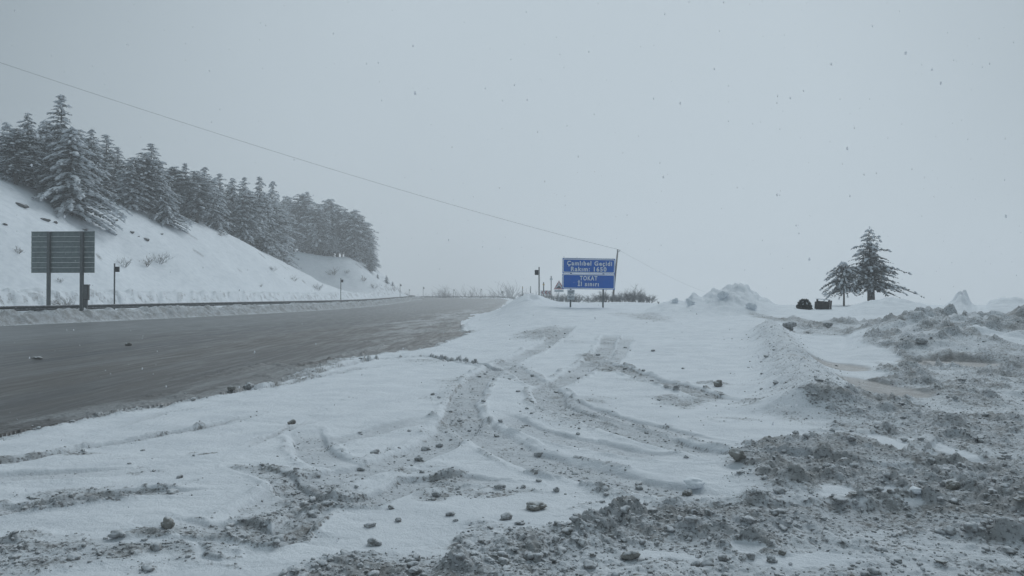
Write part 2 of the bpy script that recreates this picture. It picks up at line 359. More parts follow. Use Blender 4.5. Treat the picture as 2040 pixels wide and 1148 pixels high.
# ------------------------------------------------------------------ materials
def mat(name):
    m = bpy.data.materials.new(name); m.use_nodes = True; n = m.node_tree; n.nodes.clear()
    b = n.nodes.new('ShaderNodeBsdfPrincipled'); o = n.nodes.new('ShaderNodeOutputMaterial'); n.links.new(b.outputs[0], o.inputs[0])
    return m, n, b
class N:
    def __init__(s, t): s.t = t
    def new(s, ty, **k):
        n = s.t.nodes.new(ty)
        for a, b in k.items():
            if a[0] == 'i' and a[1:].isdigit(): n.inputs[int(a[1:])].default_value = b
            else: setattr(n, a, b)
        return n
    def l(s, a, b): s.t.links.new(a, b)
    def noise(s, scale, detail=4, rough=.55, vec=None, dist=0):
        n = s.new('ShaderNodeTexNoise'); n.inputs['Scale'].default_value = scale; n.inputs['Detail'].default_value = detail
        n.inputs['Roughness'].default_value = rough; n.inputs['Distortion'].default_value = dist
        if vec is not None: s.l(vec, n.inputs['Vector'])
        return n.outputs[0]
    def mr(s, v, a, b, c=0., d=1.):
        n = s.new('ShaderNodeMapRange', interpolation_type='SMOOTHSTEP'); s.l(v, n.inputs[0])
        for i, q in zip((1, 2, 3, 4), (a, b, c, d)): n.inputs[i].default_value = q
        return n.outputs[0]
    def m(s, op, a, b, clamp=False):
        n = s.new('ShaderNodeMath', operation=op, use_clamp=clamp)
        for i, q in ((0, a), (1, b)):
            if isinstance(q, (int, float)): n.inputs[i].default_value = q
            else: s.l(q, n.inputs[i])
        return n.outputs[0]
    def mix(s, f, a, b):
        n = s.new('ShaderNodeMix', data_type='RGBA')
        for i, q in ((0, f), (6, a), (7, b)):
            if isinstance(q, (int, float)): n.inputs[i].default_value = q
            elif isinstance(q, tuple): n.inputs[i].default_value = q + (1,)
            else: s.l(q, n.inputs[i])
        return n.outputs[2]
    def bump(s, h, st, dist, prev=None):
        n = s.new('ShaderNodeBump'); n.inputs['Strength'].default_value = st; n.inputs['Distance'].default_value = dist
        s.l(h, n.inputs['Height'])
        if prev is not None: s.l(prev, n.inputs['Normal'])
        return n.outputs[0]

SNOW = (0.87, 0.91, 0.95); SNOW2 = (0.78, 0.825, 0.87)
def ground_mat(name):
    m, t, b = mat(name); q = N(t)
    P = q.new('ShaderNodeTexCoord').outputs['Object']
    at = lambda a: (lambda n: n.outputs['Fac'])(q.new('ShaderNodeAttribute', attribute_name=a))
    D, Wt, SP, TK = at('dirt'), at('wet'), at('rubble'), at('track')
    nz = q.new('ShaderNodeSeparateXYZ'); geo = q.new('ShaderNodeNewGeometry'); q.l(geo.outputs['Normal'], nz.inputs[0]); nz = nz.outputs[2]
    big = q.noise(.9, 5, .6, P); mid = q.noise(5, 5, .65, P); fine = q.noise(26, 5, .7, P); vf = q.noise(90, 3, .7, P)
    # how much of the dirty layer shows: dirt amount against noise, more on steep faces, since fresh snow settles on level ones
    steep = q.mr(nz, .97, .62)
    a = q.m('ADD', q.m('MULTIPLY', D, .95), q.m('MULTIPLY', q.m('MULTIPLY', steep, .55), q.mr(D, .05, .45)))
    a = q.m('ADD', a, q.m('MULTIPLY', q.m('SUBTRACT', mid, .5), 1.6)); a = q.m('ADD', a, q.m('MULTIPLY', q.m('SUBTRACT', fine, .5), 2.2))
    a = q.m('ADD', a, q.m('MULTIPLY', q.m('SUBTRACT', big, .5), .5))
    f = q.m('MULTIPLY', q.mr(a, .42, .95), q.mr(D, .02, .15))
    slush = q.mix(q.mr(q.noise(2.2, 4, .6, P), .35, .68), (.60, .63, .66), (.38, .386, .385))
    slush = q.mix(q.m('MULTIPLY', q.mr(fine, .49, .64), .88), slush, (.12, .122, .123))
    slush = q.mix(q.m('MULTIPLY', q.mr(mid, .56, .72), .55), slush, (.19, .172, .15))
    snow = q.mix(q.mr(q.noise(1.7, 4, .6, P), .35, .7), SNOW, SNOW2)
    snow = q.mix(q.m('MULTIPLY', q.mr(D, .15, .7), .40), snow, (.46, .49, .51))
    snow = q.mix(q.m('MULTIPLY', TK, .36), snow, q.mix(q.mr(q.noise(8, 4, .7, P), .35, .65), (.40, .425, .45), (.60, .63, .66)))
    # stray grit on clean snow
    grit = q.m('MULTIPLY', q.mr(q.noise(34, 2, .5, P), .70, .76), q.mr(q.noise(1.1, 3, .6, P), .52, .62))
    snow = q.mix(q.m('MULTIPLY', grit, .55), snow, (.30, .30, .30))
    c = q.mix(f, snow, slush)
    c = q.mix(q.m('MULTIPLY', Wt, .92), c, q.mix(q.mr(q.noise(3, 4, .6, P), .42, .6), (.20, .21, .215), (.125, .128, .125)))
    q.l(c, b.inputs['Base Color'])
    r = q.m('SUBTRACT', .9, q.m('MULTIPLY', Wt, .45)); q.l(r, b.inputs['Roughness']); b.inputs['Specular IOR Level'].default_value = .25
    n1 = q.bump(q.noise(14, 6, .75, P), .75, .04); n2 = q.bump(vf, .4, .010, n1); q.l(n2, b.inputs['Normal'])
    return m
M_SNOW = ground_mat('trampled_snow')

def road_mat():
    m, t, b = mat('wet_road'); q = N(t)
    P = q.new('ShaderNodeTexCoord').outputs['Object']
    mp = q.new('ShaderNodeMapping'); mp.inputs['Rotation'].default_value = (0, 0, .17); mp.inputs['Scale'].default_value = (1.0, .09, 1); q.l(P, mp.inputs[0]); V = mp.outputs[0]
    D = q.new('ShaderNodeAttribute', attribute_name='dirt').outputs['Fac']
    s1 = q.noise(1.0, 6, .62, V); s2 = q.noise(4.5, 5, .65, V); s3 = q.noise(22, 4, .7, P); s4 = q.noise(.25, 3, .5, V)
    c = q.mix(q.mr(s1, .38, .62), (.062, .064, .068), (.112, .110, .108))
    c = q.mix(q.m('MULTIPLY', q.mr(s2, .50, .66), .7), c, (.20, .202, .202))
    c = q.mix(q.m('MULTIPLY', q.mr(s4, .45, .62), .6), c, (.112, .10, .085))
    mp2 = q.new('ShaderNodeMapping'); mp2.inputs['Rotation'].default_value = (0, 0, .17); mp2.inputs['Scale'].default_value = (.42, .006, 1); q.l(P, mp2.inputs[0])
    band = q.noise(1.0, 4, .6, mp2.outputs[0]); c = q.mix(q.m('MULTIPLY', q.mr(band, .50, .62), .55), c, (.19, .195, .20)); c = q.mix(q.m('MULTIPLY', q.mr(band, .47, .38), .6), c, (.052, .054, .058))
    dd = q.m('ADD', D, q.m('MULTIPLY', q.m('SUBTRACT', s3, .5), 1.6)); c = q.mix(q.m('MULTIPLY', q.mr(dd, .25, .8), .75), c, (.30, .315, .325)); c = q.mix(q.m('MULTIPLY', q.mr(dd, .85, 1.3), .8), c, (.66, .70, .74))
    c = q.mix(q.m('MULTIPLY', q.mr(s3, .62, .75), .5), c, (.26, .265, .27))
    sx = q.new('ShaderNodeSeparateXYZ'); q.l(P, sx.inputs[0]); lat = q.m('SUBTRACT', q.m('MULTIPLY', sx.outputs[0], .9856), q.m('MULTIPLY', sx.outputs[1], .169))
    latn = q.m('ADD', lat, q.m('MULTIPLY', q.m('SUBTRACT', s1, .5), 9))
    c = q.mix(q.mr(latn, -15, -28, 0, .60), c, (.22, .235, .245)); c = q.mix(q.mr(latn, -17, -8, 0, .5), c, (.080, .073, .066))
    q.l(c, b.inputs['Base Color'])
    q.l(q.mr(s2, .3, .7, .34, .62), b.inputs['Roughness']); b.inputs['Specular IOR Level'].default_value = .5
    n1 = q.bump(s2, .3, .03); n2 = q.bump(s3, .5, .012, n1); q.l(n2, b.inputs['Normal'])
    return m
M_ROAD = road_mat()

def snowy(name, col, col2, cover=.5, rough=.8, scale=6, lo=.35, hi=.75):
    """a surface with fresh snow lying on what faces up"""
    m, t, b = mat(name); q = N(t); P = q.new('ShaderNodeTexCoord').outputs['Object']
    n = q.noise(scale, 5, .65, P); c = q.mix(q.mr(n, .35, .65), col, col2)
    if cover > 0:
        s = q.new('ShaderNodeSeparateXYZ'); q.l(q.new('ShaderNodeNewGeometry').outputs['Normal'], s.inputs[0])
        f = q.mr(q.m('ADD', s.outputs[2], q.m('MULTIPLY', q.m('SUBTRACT', q.noise(scale * 2.5, 4, .6, P), .5), .9)), lo, hi)
        c = q.mix(q.m('MULTIPLY', f, cover), c, SNOW)
    q.l(c, b.inputs['Base Color']); b.inputs['Roughness'].default_value = rough; b.inputs['Specular IOR Level'].default_value = .25
    q.l(q.bump(q.noise(scale * 4, 4, .7, P), .4, .02), b.inputs['Normal'])
    return m
M_CLOD = snowy('dirty_snow_clod', (.50, .515, .53), (.22, .218, .21), .6, .95, 22, .35, .95)
M_CLODB = snowy('brown_snow_clod', (.33, .325, .305), (.19, .184, .168), .6, .9, 7, .55, 1.0)
M_CLODW = snowy('white_snow_block', SNOW, SNOW2, .3, .9, 3)
M_NEEDLE = snowy('frosted_needles', (.045, .060, .058), (.11, .13, .13), .72, .85, 5, .2, .85)
M_NEEDLED = snowy('dark_needles', (.016, .026, .026), (.035, .048, .046), .26, .8, 4, .55, .95)
M_SNOWL = snowy('branch_snow', (.76, .80, .84), (.58, .62, .66), .35, .9, 4)
M_BARK = snowy('bark', (.075, .068, .062), (.12, .115, .11), .25, .9, 6, .2, .8)
M_TWIG = snowy('frosted_twigs', (.30, .31, .32), (.17, .172, .175), .5, .9, 3, .2, .8)
M_TWIGB = snowy('brown_twigs', (.15, .12, .10), (.09, .08, .07), .2, .9, 3, .2, .8)
M_ROCK = snowy('rock', (.10, .10, .10), (.16, .155, .15), .75, .9, 1.5, .55, .9)
M_METAL = snowy('weathered_steel', (.10, .115, .12), (.14, .155, .16), .3, .55, 5, .8, 1.0)
M_RAIL = snowy('dull_rail_steel', (.06, .07, .075), (.10, .11, .115), .6, .6, 3, .75, 1.0)
M_PANEL = snowy('grey_green_sheet', (.15, .19, .195), (.20, .245, .245), .75, .6, 4, .25, .8)
M_DARK = snowy('dark_painted_metal', (.035, .04, .042), (.055, .06, .06), .35, .6, 4, .7, 1.0)
M_WOOD = snowy('dark_wood', (.035, .032, .035), (.06, .052, .05), .3, .8, 6, .6, .9)
def speck(name, col, speckc, amt=.62, rough=.5):
    m, t, b = mat(name); q = N(t); P = q.new('ShaderNodeTexCoord').outputs['Object']
    f = q.mr(q.noise(9, 4, .7, P), amt, amt + .05); g = q.m('MULTIPLY', q.mr(q.noise(1.3, 3, .6, P), .35, .7), .25)
    c = q.mix(g, col, tuple(v * .6 + .1 for v in col)); c = q.mix(q.m('MULTIPLY', f, .65), c, speckc)
    q.l(c, b.inputs['Base Color']); b.inputs['Roughness'].default_value = rough; b.inputs['Specular IOR Level'].default_value = .12; return m
M_BLUE = speck('blue_sign_sheet', (.0, .13, .55), (.40, .52, .70), .70)
M_BLUED = speck('blue_sign_edge', (.03, .07, .15), (.4, .5, .6), .66)
M_WHITE = speck('white_sign_film', (.74, .80, .86), (.45, .5, .55), .66)
M_GREYW = speck('frosted_plate', (.50, .54, .57), (.75, .8, .83), .5)
M_RED = speck('faded_red', (.42, .13, .14), (.7, .7, .72), .5)
M_YEL = speck('amber_reflector', (.60, .42, .16), (.7, .7, .7), .6)
M_BLACK = speck('black_print', (.04, .045, .05), (.5, .5, .5), .66)

# ------------------------------------------------------------------ the ground: one polar height field, split into snow, road and hill
A = np.radians(np.concatenate([np.linspace(-180, -46, 70)[:-1], np.linspace(-46, -37, 60)[:-1], np.linspace(-37, 37, 980)[:-1], np.linspace(37, 46, 40)[:-1], np.linspace(46, 180, 70)]))
e = -0.45; u = np.linspace(3.7 ** e, 72 ** e, 700); R1 = u ** (1 / e)
R = np.concatenate([[.02, .7, 1.5, 2.3, 3.0], R1, np.linspace(72, 250, 130)[1:], np.geomspace(250, 900, 45)[1:]])
RR, AA = np.meshgrid(R, A, indexing='ij'); X = RR * np.sin(AA); Y = RR * np.cos(AA)
Z, DI, WT, RD, LF, SP, TKM = full(X.ravel(), Y.ravel())
V = np.stack([X.ravel(), Y.ravel(), Z], 1); nr, na = RR.shape
idx = np.arange(nr * na).reshape(nr, na)
Q = np.stack([idx[:-1, :-1], idx[1:, :-1], idx[1:, 1:], idx[:-1, 1:]], -1).reshape(-1, 4)[:, ::-1]
rdq = RD[Q].sum(1) >= 2; lfq = (~rdq) & (LF[Q].sum(1) >= 2)
def sub(name, sel, mt, label, cat):
    q = Q[sel]; us, inv = np.unique(q, return_inverse=True)
    me = mesh_np(name, V[us], inv.reshape(-1, 4), mt, True, {'dirt': DI[us], 'wet': WT[us], 'rubble': SP[us], 'track': TKM[us]})
    return tag(link(name, me), label, cat, kind='structure')
sub('road', rdq, M_ROAD, 'wide wet grey highway with slush streaks bending left past the hill', 'road')
sub('hillside', lfq, M_SNOW, 'snow covered cut slope and verge left of the highway', 'hill')
sub('snowy_ground', (~rdq) & (~lfq), M_SNOW, 'snow covered lay-by with tyre tracks, dirty slush and ploughed banks', 'snowy ground')

# ------------------------------------------------------------------ loose clods
def ico(sub=1):
    t = (1 + 5 ** .5) / 2
    v = [Vector(p).normalized() for p in ((-1,t,0),(1,t,0),(-1,-t,0),(1,-t,0),(0,-1,t),(0,1,t),(0,-1,-t),(0,1,-t),(t,0,-1),(t,0,1),(-t,0,-1),(-t,0,1))]
    f = [(0,11,5),(0,5,1),(0,1,7),(0,7,10),(0,10,11),(1,5,9),(5,11,4),(11,10,2),(10,7,6),(7,1,8),(3,9,4),(3,4,2),(3,2,6),(3,6,8),(3,8,9),(4,9,5),(2,4,11),(6,2,10),(8,6,7),(9,8,1)]
    for _ in range(sub):
        c = {}; nf = []
        def md(a, b):
            k = (min(a, b), max(a, b))
            if k not in c: v.append(((v[a] + v[b]) / 2).normalized()); c[k] = len(v) - 1
            return c[k]
        for a, b, d in f:
            x, y, z = md(a, b), md(b, d), md(d, a); nf += [(a, x, z), (b, y, x), (d, z, y), (x, y, z)]
        f = nf
    return np.array([tuple(p) for p in v]), np.array(f)
def rough_ball(V, seed, amp):
    r = np.random.default_rng(seed); d = np.zeros(len(V))
    for k in range(14):
        n = r.normal(size=3); n /= np.linalg.norm(n); d += np.maximum(0, V @ n - r.uniform(.2, .8)) * r.uniform(-1.6, 1.0)
    d += r.normal(size=len(V)) * .12
    return V * (1 + amp * np.clip(d, -1, .8))[:, None]
I1, F1 = ico(1); I0, F0 = ico(0); I2, F2 = ico(2); I3, F3 = ico(3)
P1 = [rough_ball(I1, 50 + k, .55) for k in range(8)]; P0 = [rough_ball(I0, 80 + k, .5) for k in range(8)]
def scatter(n, protos, Fp, rmin, rmax, smin, smax, seed, dmin):
    r = np.random.default_rng(seed)
    m = n * 9; rr = rmin * (rmax / rmin) ** r.random(m); aa = np.radians(r.uniform(-37, 37, m))
    x, y = rr * np.sin(aa), rr * np.cos(aa); z, d, w, rd, lf, sp, tk = full(x, y)
    pr = np.where(rd, d * .03 * ss(60, 8, rr), d * (1 - w)) + sp * .5 + .004 * ~rd * ~lf
    pr = pr * np.where(lf, .5, 1)
    k = r.random(m) < pr * np.clip(d / dmin, .15, 1); x, y, z, rr = x[k][:n], y[k][:n], z[k][:n], rr[k][:n]
    n = len(x); s = smin * (smax / smin) ** (r.random(n) ** 2.2) * (1 + .6 * ss(15, 40, rr))
    th = r.uniform(0, 6.28, n); c, si = np.cos(th), np.sin(th); pk = r.integers(0, len(protos), n)
    B = np.stack(protos)[pk]; sc = s[:, None, None] * np.stack([r.uniform(.8, 1.3, n), r.uniform(.7, 1.1, n), r.uniform(.5, .85, n)], 1)[:, None, :]
    B = B * sc; bx = B[:, :, 0] * c[:, None] - B[:, :, 1] * si[:, None]; by = B[:, :, 0] * si[:, None] + B[:, :, 1] * c[:, None]
    out = np.stack([bx + x[:, None], by + y[:, None], B[:, :, 2] + (z + s * .22)[:, None]], -1)
    nv = B.shape[1]; Fs = (Fp[None] + (np.arange(n) * nv)[:, None, None]).reshape(-1, 3)
    return out.reshape(-1, 3), Fs
def knobbly(V, seed):
    r = np.random.default_rng(seed); c = r.normal(size=(16, 3)); c /= np.linalg.norm(c, axis=1)[:, None]; rr_ = r.uniform(.3, .75, 16)
    d = np.maximum(0, 1 - (1 - V @ c.T) / (rr_ ** 2 * .5)) ** .5 * rr_
    return rough_ball(V, seed, .35) * (.72 + .55 * d.max(1))[:, None]
P2 = [knobbly(I2, 500 + k) for k in range(10)]
va, fa = scatter(1500, P2, F2, 4.2, 30, .014, .055, 3, .6); vb, fb = scatter(17000, P0, F0, 4.0, 42, .005, .018, 4, .3)
o = link('snow_rubble', mesh_np('snow_rubble', np.concatenate([va, vb]), np.concatenate([fa, fb + len(va)]), M_CLOD, True))
tag(o, 'loose dirty snow crumbs and clods scattered over the slush', 'snow rubble', kind='stuff')

# clods one can pick out: px, py, width px, sort (0 dirty 1 brown 2 white), label
CL = [(1073,959,14,0,'small dirty clod alone on white snow above the central slush edge'),
      (1065,1013,42,1,'wide flat brown clod at the left tip of the central slush'),
      (897,1027,17,0,'upper of two small clods on the clean drift at bottom centre'),
      (907,1037,13,0,'lower of two small clods on the clean drift at bottom centre'),
      (795,1038,20,0,'pale grey clod on the drift left of the two small clods'),
      (746,1086,28,0,'tall rounded grey clod standing at the end of the bottom drift'),
      (1036,1043,22,0,'grey clod below the wide flat brown clod'),
      (1108,977,17,0,'round clod at the upper left corner of the central slush'),
      (717,863,9,0,'tiny clod on clean snow between the curved tyre tracks'),
      (1151,866,10,0,'tiny grey clod on clean snow below the middle tyre track'),
      (1245,938,7,0,'speck sized clod beside the end of the long curved track'),
      (1367,912,12,0,'small clod at the left tip of the brown streaked ridge'),
      (1469,917,40,1,'brown blocky clod topping the left end of the right hand slush'),
      (1536,1119,24,0,'round grey clod on pale snow near the bottom edge right of centre'),
      (1556,1105,16,1,'small dark clod just above the round grey clod'),
      (1671,1000,38,0,'long low grey clod lying on a clean patch in the slush'),
      (1701,986,20,1,'brown clod behind the long low grey clod'),
      (1899,972,32,1,'large brown clod with snow on top in the right slush'),
      (1824,982,26,2,'white snow block left of the large brown clod'),
      (1256,1110,42,1,'large brown clod in the slush at the bottom centre'),
      (1369,986,24,1,'brown clod on the upper rim of the central slush'),
      (1385,973,46,2,'flat white slab on the upper rim of the central slush'),
      (1875,1121,22,1,'flat dark clod on the pale strip at lower right'),
      (255,689,14,1,'dark clod lying alone in the middle of the wet road'),
      (75,717,22,1,'flat dark clod on the wet road near the left edge'),
      (580,845,18,1,'dark clod at the end of the thin track left of centre'),
      (464,779,18,1,'dark clod at the start of the furrow along the road edge'),
      (496,774,24,0,'tan clod beside the dark one in the road edge furrow'),
      (360,952,14,0,'small clod above the long left slush streak'),
      (338,1050,44,1,'large tan clod in the lower left slush'),
      (286,898,8,0,'tiny clod below the thin track on the left'),
      (260,924,8,0,'tiny clod on the faint track at left'),
      (1497,615,26,2,'big round snow boulder on the right flank of the highest mound'),
      (1440,592,26,2,'snow block bulging from the face of the highest mound'),
      (1345,602,16,2,'rounded snow block on the low left end of the mound'),
      (1376,608,22,2,'tall snow block left of the highest mound'),
      (1570,655,30,0,'dark hollowed block at the left end of the dirty bank'),
      (1648,652,22,0,'round grey block set in the face of the dirty bank'),
      (1430,770,22,1,'dark clod in the patch of rubble right of centre'),
      (1695,880,20,0,'grey clod in the rubble above the narrow slush ridge'),
      (2030,1008,26,1,'brown clod at the right edge of the picture'),
      (1300,700,10,0,'tiny clod on the clean snow below the low mounds'),
      (1545,765,16,0,'small clod left of the rubble spine'),
      (1525,712,14,0,'dark clod on the left flank of the rubble spine'),
      (1950,876,26,0,'dark flat clod near the right edge above the scraped strip'),
      (1640,1036,16,0,'small dark clod on the trodden slush at lower right'),
      (1836,684,24,0,'dark lump on the flank of the broken right bank'),
      (1800,880,14,0,'small clod on the scraped clean patch at right')]
for i, (px, py, wpx, k, lab) in enumerate(CL):
    x, y = GF(px, py)
    # march the pixel's ray on to the true surface
    yy = np.linspace(3.5, 60, 3000); xx = (px - 1020) / F * yy; ray = CAMH + (HOR - py) / F * yy
    gz = full(xx, yy)[0]; hit = np.nonzero(gz >= ray)[0]
    if len(hit): y = yy[hit[0]]; x = xx[hit[0]]
    s = wpx * y / F / 2; Vb = knobbly(I3, 300 + i) if k < 2 else knobbly(I3, 300 + i); r = random.Random(i)
    Vb = Vb * np.array([s * r.uniform(.95, 1.1), s * r.uniform(.75, 1.0), s * (r.uniform(.32, .42) if any(q in lab for q in ('flat', 'slab', 'long low')) else r.uniform(.55, .8))])
    o = link('snow_clod' if k < 2 else 'snow_block', mesh_np('clod', Vb, F3, (M_CLOD, M_CLODB, M_CLODW)[k], True), None, (x, y, zat(x, y) + s * .3), (0, 0, r.uniform(0, 6)))
    tag(o, lab, 'snow clod' if k < 2 else 'snow block', 'picked out clods and blocks of snow')

# ploughed bank between road and rail, finely meshed along its length
def bank_strip():
    pts = resample(smooth([p for p in LEDGE if p[1] < 212][:1] + [p for p in LEDGE if 0 < p[1] < 212], 2), .22)
    pts = [p for p in pts if p[1] > 5]; cs = np.concatenate([np.linspace(-.35, 1.3, 15), np.linspace(1.45, 2.6, 6)])
    P_ = np.array(pts); T_ = np.gradient(P_, axis=0); T_ /= np.linalg.norm(T_, axis=1)[:, None]; Nn = np.stack([-T_[:, 1], T_[:, 0]], 1)
    X_ = (P_[:, None, 0] + Nn[:, None, 0] * cs); Y_ = (P_[:, None, 1] + Nn[:, None, 1] * cs); C_ = np.broadcast_to(cs, X_.shape)
    w = .5 * (fbm(X_ * .5, Y_ * .5, 201, 3) - .5); c = C_ + w
    hgt = (.72 + .3 * (fbm(X_ * .3, Y_ * .3, 205, 3) - .5)) * ss(-.15, .9, c) * (1 - .15 * ss(1.3, 2.4, c)) + .35 * ss(-.1, .4, c) * (clods(X_, Y_, .55, 211, .7) * .8 + .5 * (fbm(X_ * 2.2, Y_ * 2.2, 215, 4) - .5)) - .06 * (1 - ss(-.35, -.1, C_)) - .4 * ss(2.3, 2.6, C_)
    Z_ = .95 * ss(100, 260, Y_) + hgt; D_ = .5 + .6 * fbm(X_ * .7, Y_ * .7, 221, 4) - .25 * ss(.8, 1.5, c)
    n, m_ = X_.shape; ix = np.arange(n * m_).reshape(n, m_); Qd = np.stack([ix[:-1, :-1], ix[:-1, 1:], ix[1:, 1:], ix[1:, :-1]], -1).reshape(-1, 4)
    z0 = np.zeros(n * m_)
    tag(link('snow_bank', mesh_np('snow_bank', np.stack([X_.ravel(), Y_.ravel(), Z_.ravel()], 1), Qd[:, ::-1], M_SNOW, True, {'dirt': np.clip(D_.ravel(), 0, 1), 'wet': z0, 'rubble': z0, 'track': z0})), 'low dirty ploughed snow bank between the road and the left guard rail', 'snow bank', kind='structure')

# ------------------------------------------------------------------ guard rails
def offset(pts, d):
    out = []
    for i, p in enumerate(pts):
        a = Vector(pts[max(i - 1, 0)]); b = Vector(pts[min(i + 1, len(pts) - 1)]); t = (b - a).normalized(); out.append((p[0] - t.y * d, p[1] + t.x * d))
    return out
def resample(pts, step):
    out = [pts[0]]; acc = 0
    for a, b in zip(pts, pts[1:]):
        L = math.dist(a, b); s = step - acc
        while s <= L: out.append((a[0] + (b[0] - a[0]) * s / L, a[1] + (b[1] - a[1]) * s / L)); s += step
        acc = L - (s - step)
    return out
def smooth(pts, it=2):
    for _ in range(it):
        n = [pts[0]]
        for a, b in zip(pts, pts[1:]): n += [(a[0]*.75+b[0]*.25, a[1]*.75+b[1]*.25), (a[0]*.25+b[0]*.75, a[1]*.25+b[1]*.75)]
        pts = n + [pts[-1]]
    return pts
WP = [(0, -.16), (.03, -.15), (.08, -.11), (.08, -.06), (.03, -.02), (.03, .02), (.08, .06), (.08, .11), (.03, .15), (0, .16)]
def guard_rail(pts, side, ztop, label, step=4.0):
    pts = resample(smooth(pts), step); ox, oy = pts[0]
    t = empty('guard_rail', (ox, oy, 0), label=label, cat='guard rail', group='steel guard rails along the highway')
    zs = [ztop(x, y) for x, y in pts]
    pm = MB(); pm.box((-.05, -.05, -1.3), (.05, .05, .10)); pme = pm.me('post', M_RAIL)
    for i in range(len(pts) - 1):
        (x0, y0), (x1, y1) = pts[i], pts[i + 1]; dx, dy = x1 - x0, y1 - y0; L = math.hypot(dx, dy); nx, ny = -dy / L * side, dx / L * side
        V = []; n = len(WP)
        for (x, y, z) in ((x0, y0, zs[i]), (x1, y1, zs[i + 1])):
            for thick in (0, -.012):
                for a, b in WP: V.append((x - ox + nx * (a + thick), y - oy + ny * (a + thick), z - .17 + b))
        Fs = []
        for k in range(n - 1):
            Fs += [(k, k + 1, 2*n + k + 1, 2*n + k), (n + k, 3*n + k, 3*n + k + 1, n + k + 1)]
        Fs += [(n-1, 2*n-1, 4*n-1, 3*n-1), (0, 2*n, 3*n, n)]
        m = bpy.data.meshes.new('beam'); m.from_pydata(V, [], Fs); m.materials.append(M_RAIL); m.update(); link('beam', m, t)
        link('post', pme, t, (x0 - ox - nx * .07, y0 - oy - ny * .07, zs[i] - .12))
    return t
bank_strip()
Lr = [p for p in offset(LEDGE, 1.95)]
i0 = [(-36.5, 12)] + [p for p in Lr if 40 < p[1] < 250]
guard_rail(i0, -1, lambda x, y: 1.10 + .06 * ss(40, 70, np.array(y)) + 0.85 * float(ss(100, 260, np.array(y))), 'dark steel guard rail behind the dirty snow bank left of the road')
Rr = offset([p for p in REDGE if p[1] > 190], -2.0)
guard_rail(Rr, 1, lambda x, y: max(zrough(x, y), .7) + .62, 'distant guard rail crossing behind the bend of the road')

# ------------------------------------------------------------------ green-grey sign seen from behind
def at(px, Y): return ((px - 1020) / F * Y, Y)
def h(py, Y): return CAMH + (HOR - py) / F * Y
Ys = 50.0
x0, _ = at(60, Ys); x1, _ = at(190, Ys); zb, zt = h(544, Ys), h(461, Ys); w = x1 - x0; cx = (x0 + x1) / 2
t = empty('road_sign', (cx, Ys, zrough(cx, Ys)), math.radians(-3), label='large grey green sign board seen from its ribbed back, behind the left guard rail', cat='road sign')
gz = t.location.z
nP = 8; ph = (zt - zb) / nP
for k in range(nP):
    b = MB(); z0 = zb + k * ph - gz
    b.box((-w/2, -.015, z0 + .006), (w/2, .015, z0 + ph - .006)); b.box((-w/2, -.055, z0 + ph - .045), (w/2, -.015, z0 + ph - .008)); b.box((-w/2, -.04, z0 + .008), (w/2, -.015, z0 + .03))
    b.obj('panel', M_PANEL, t)
for px in (98, 166):
    b = MB(); xx = at(px, Ys)[0] - cx; b.box((xx - .09, -.19, -1.2), (xx + .09, -.06, zt - gz - .03)); b.box((xx - .12, -.075, -1.2), (xx + .12, -.06, zt - gz - .03)); b.obj('post', M_METAL, t)
# metal cabinet fixed low behind the right post
bx, by = at(170, 51.2); t = empty('metal_cabinet', (bx, by, h(598, 51.2)), .1, label='grey metal box standing low behind the right post of the sign back', cat='cabinet')
b = MB(); b.box((-.22, -.14, 0), (.22, .14, 1.0)); b.obj('body', M_DARK, t)
b = MB(); b.box((-.25, -.17, 1.0), (.25, .17, 1.06)); b.obj('lid', M_METAL, t); b = MB(); b.box((-.19, -.158, .06), (.19, -.142, .94)); b.obj('door', M_METAL, t)
b = MB(); b.box((-.14, -.08, -1.2), (.14, .08, 0)); b.obj('plinth', M_METAL, t)

# ------------------------------------------------------------------ snow poles
def snow_pole(x, y, z, H, side, label, grp, plate='box', rad=.055, tilt=0):
    t = empty('snow_pole', (x, y, z), 0, label=label, cat='snow pole', group=grp); t.rotation_euler = (0, tilt, 0)
    b = MB(); b.tube([(0, 0, -.8), (0, 0, H)], rad, 8); b.obj('pole', M_METAL, t, smooth=True)
    if plate == 'box':
        b = MB(); s = side; xa, xb = sorted((s * (rad + .01), s * (rad + .29))); b.box((xa, -.05, H - .62), (xb, .05, H - .26)); b.box((xa, -.065, H - .26), (xb, .065, H - .235)); b.obj('marker_box', M_DARK, t)  # dark reflector marker box on the snow pole; it holds no lamp
        b = MB(); b.box((min(xa, xb) + .05, -.062, H - .57), (max(xa, xb) - .05, -.052, H - .31)); b.obj('lens', M_BLACK, t)
    else:
        b = MB(); n = 12; o_ = [(.15 * math.cos(6.283 * k / n), H - .30 + .15 * math.sin(6.283 * k / n)) for k in range(n)]; b.prism(o_, -.07, -.055); b.obj('reflector', M_YEL if plate == 'amber' else M_GREYW, t)
        b = MB(); b.tube([(0, 0, H), (0, 0, H + .07)], [.06, .02], 8); b.obj('cap', M_METAL, t)
    return t
LG = 'snow poles along the left guard rail'; RG = 'snow poles right of the road'
def rail_y(px, off=2.3):
    yy = np.linspace(30, 235, 4000); xx = (px - 1020) / F * yy; sL = -segdist(xx, yy, LEDGE, True)
    k = np.nonzero(np.diff(np.sign(sL - off)))[0]; return float(yy[k[0]]) if len(k) else float(yy[np.argmax(sL)])
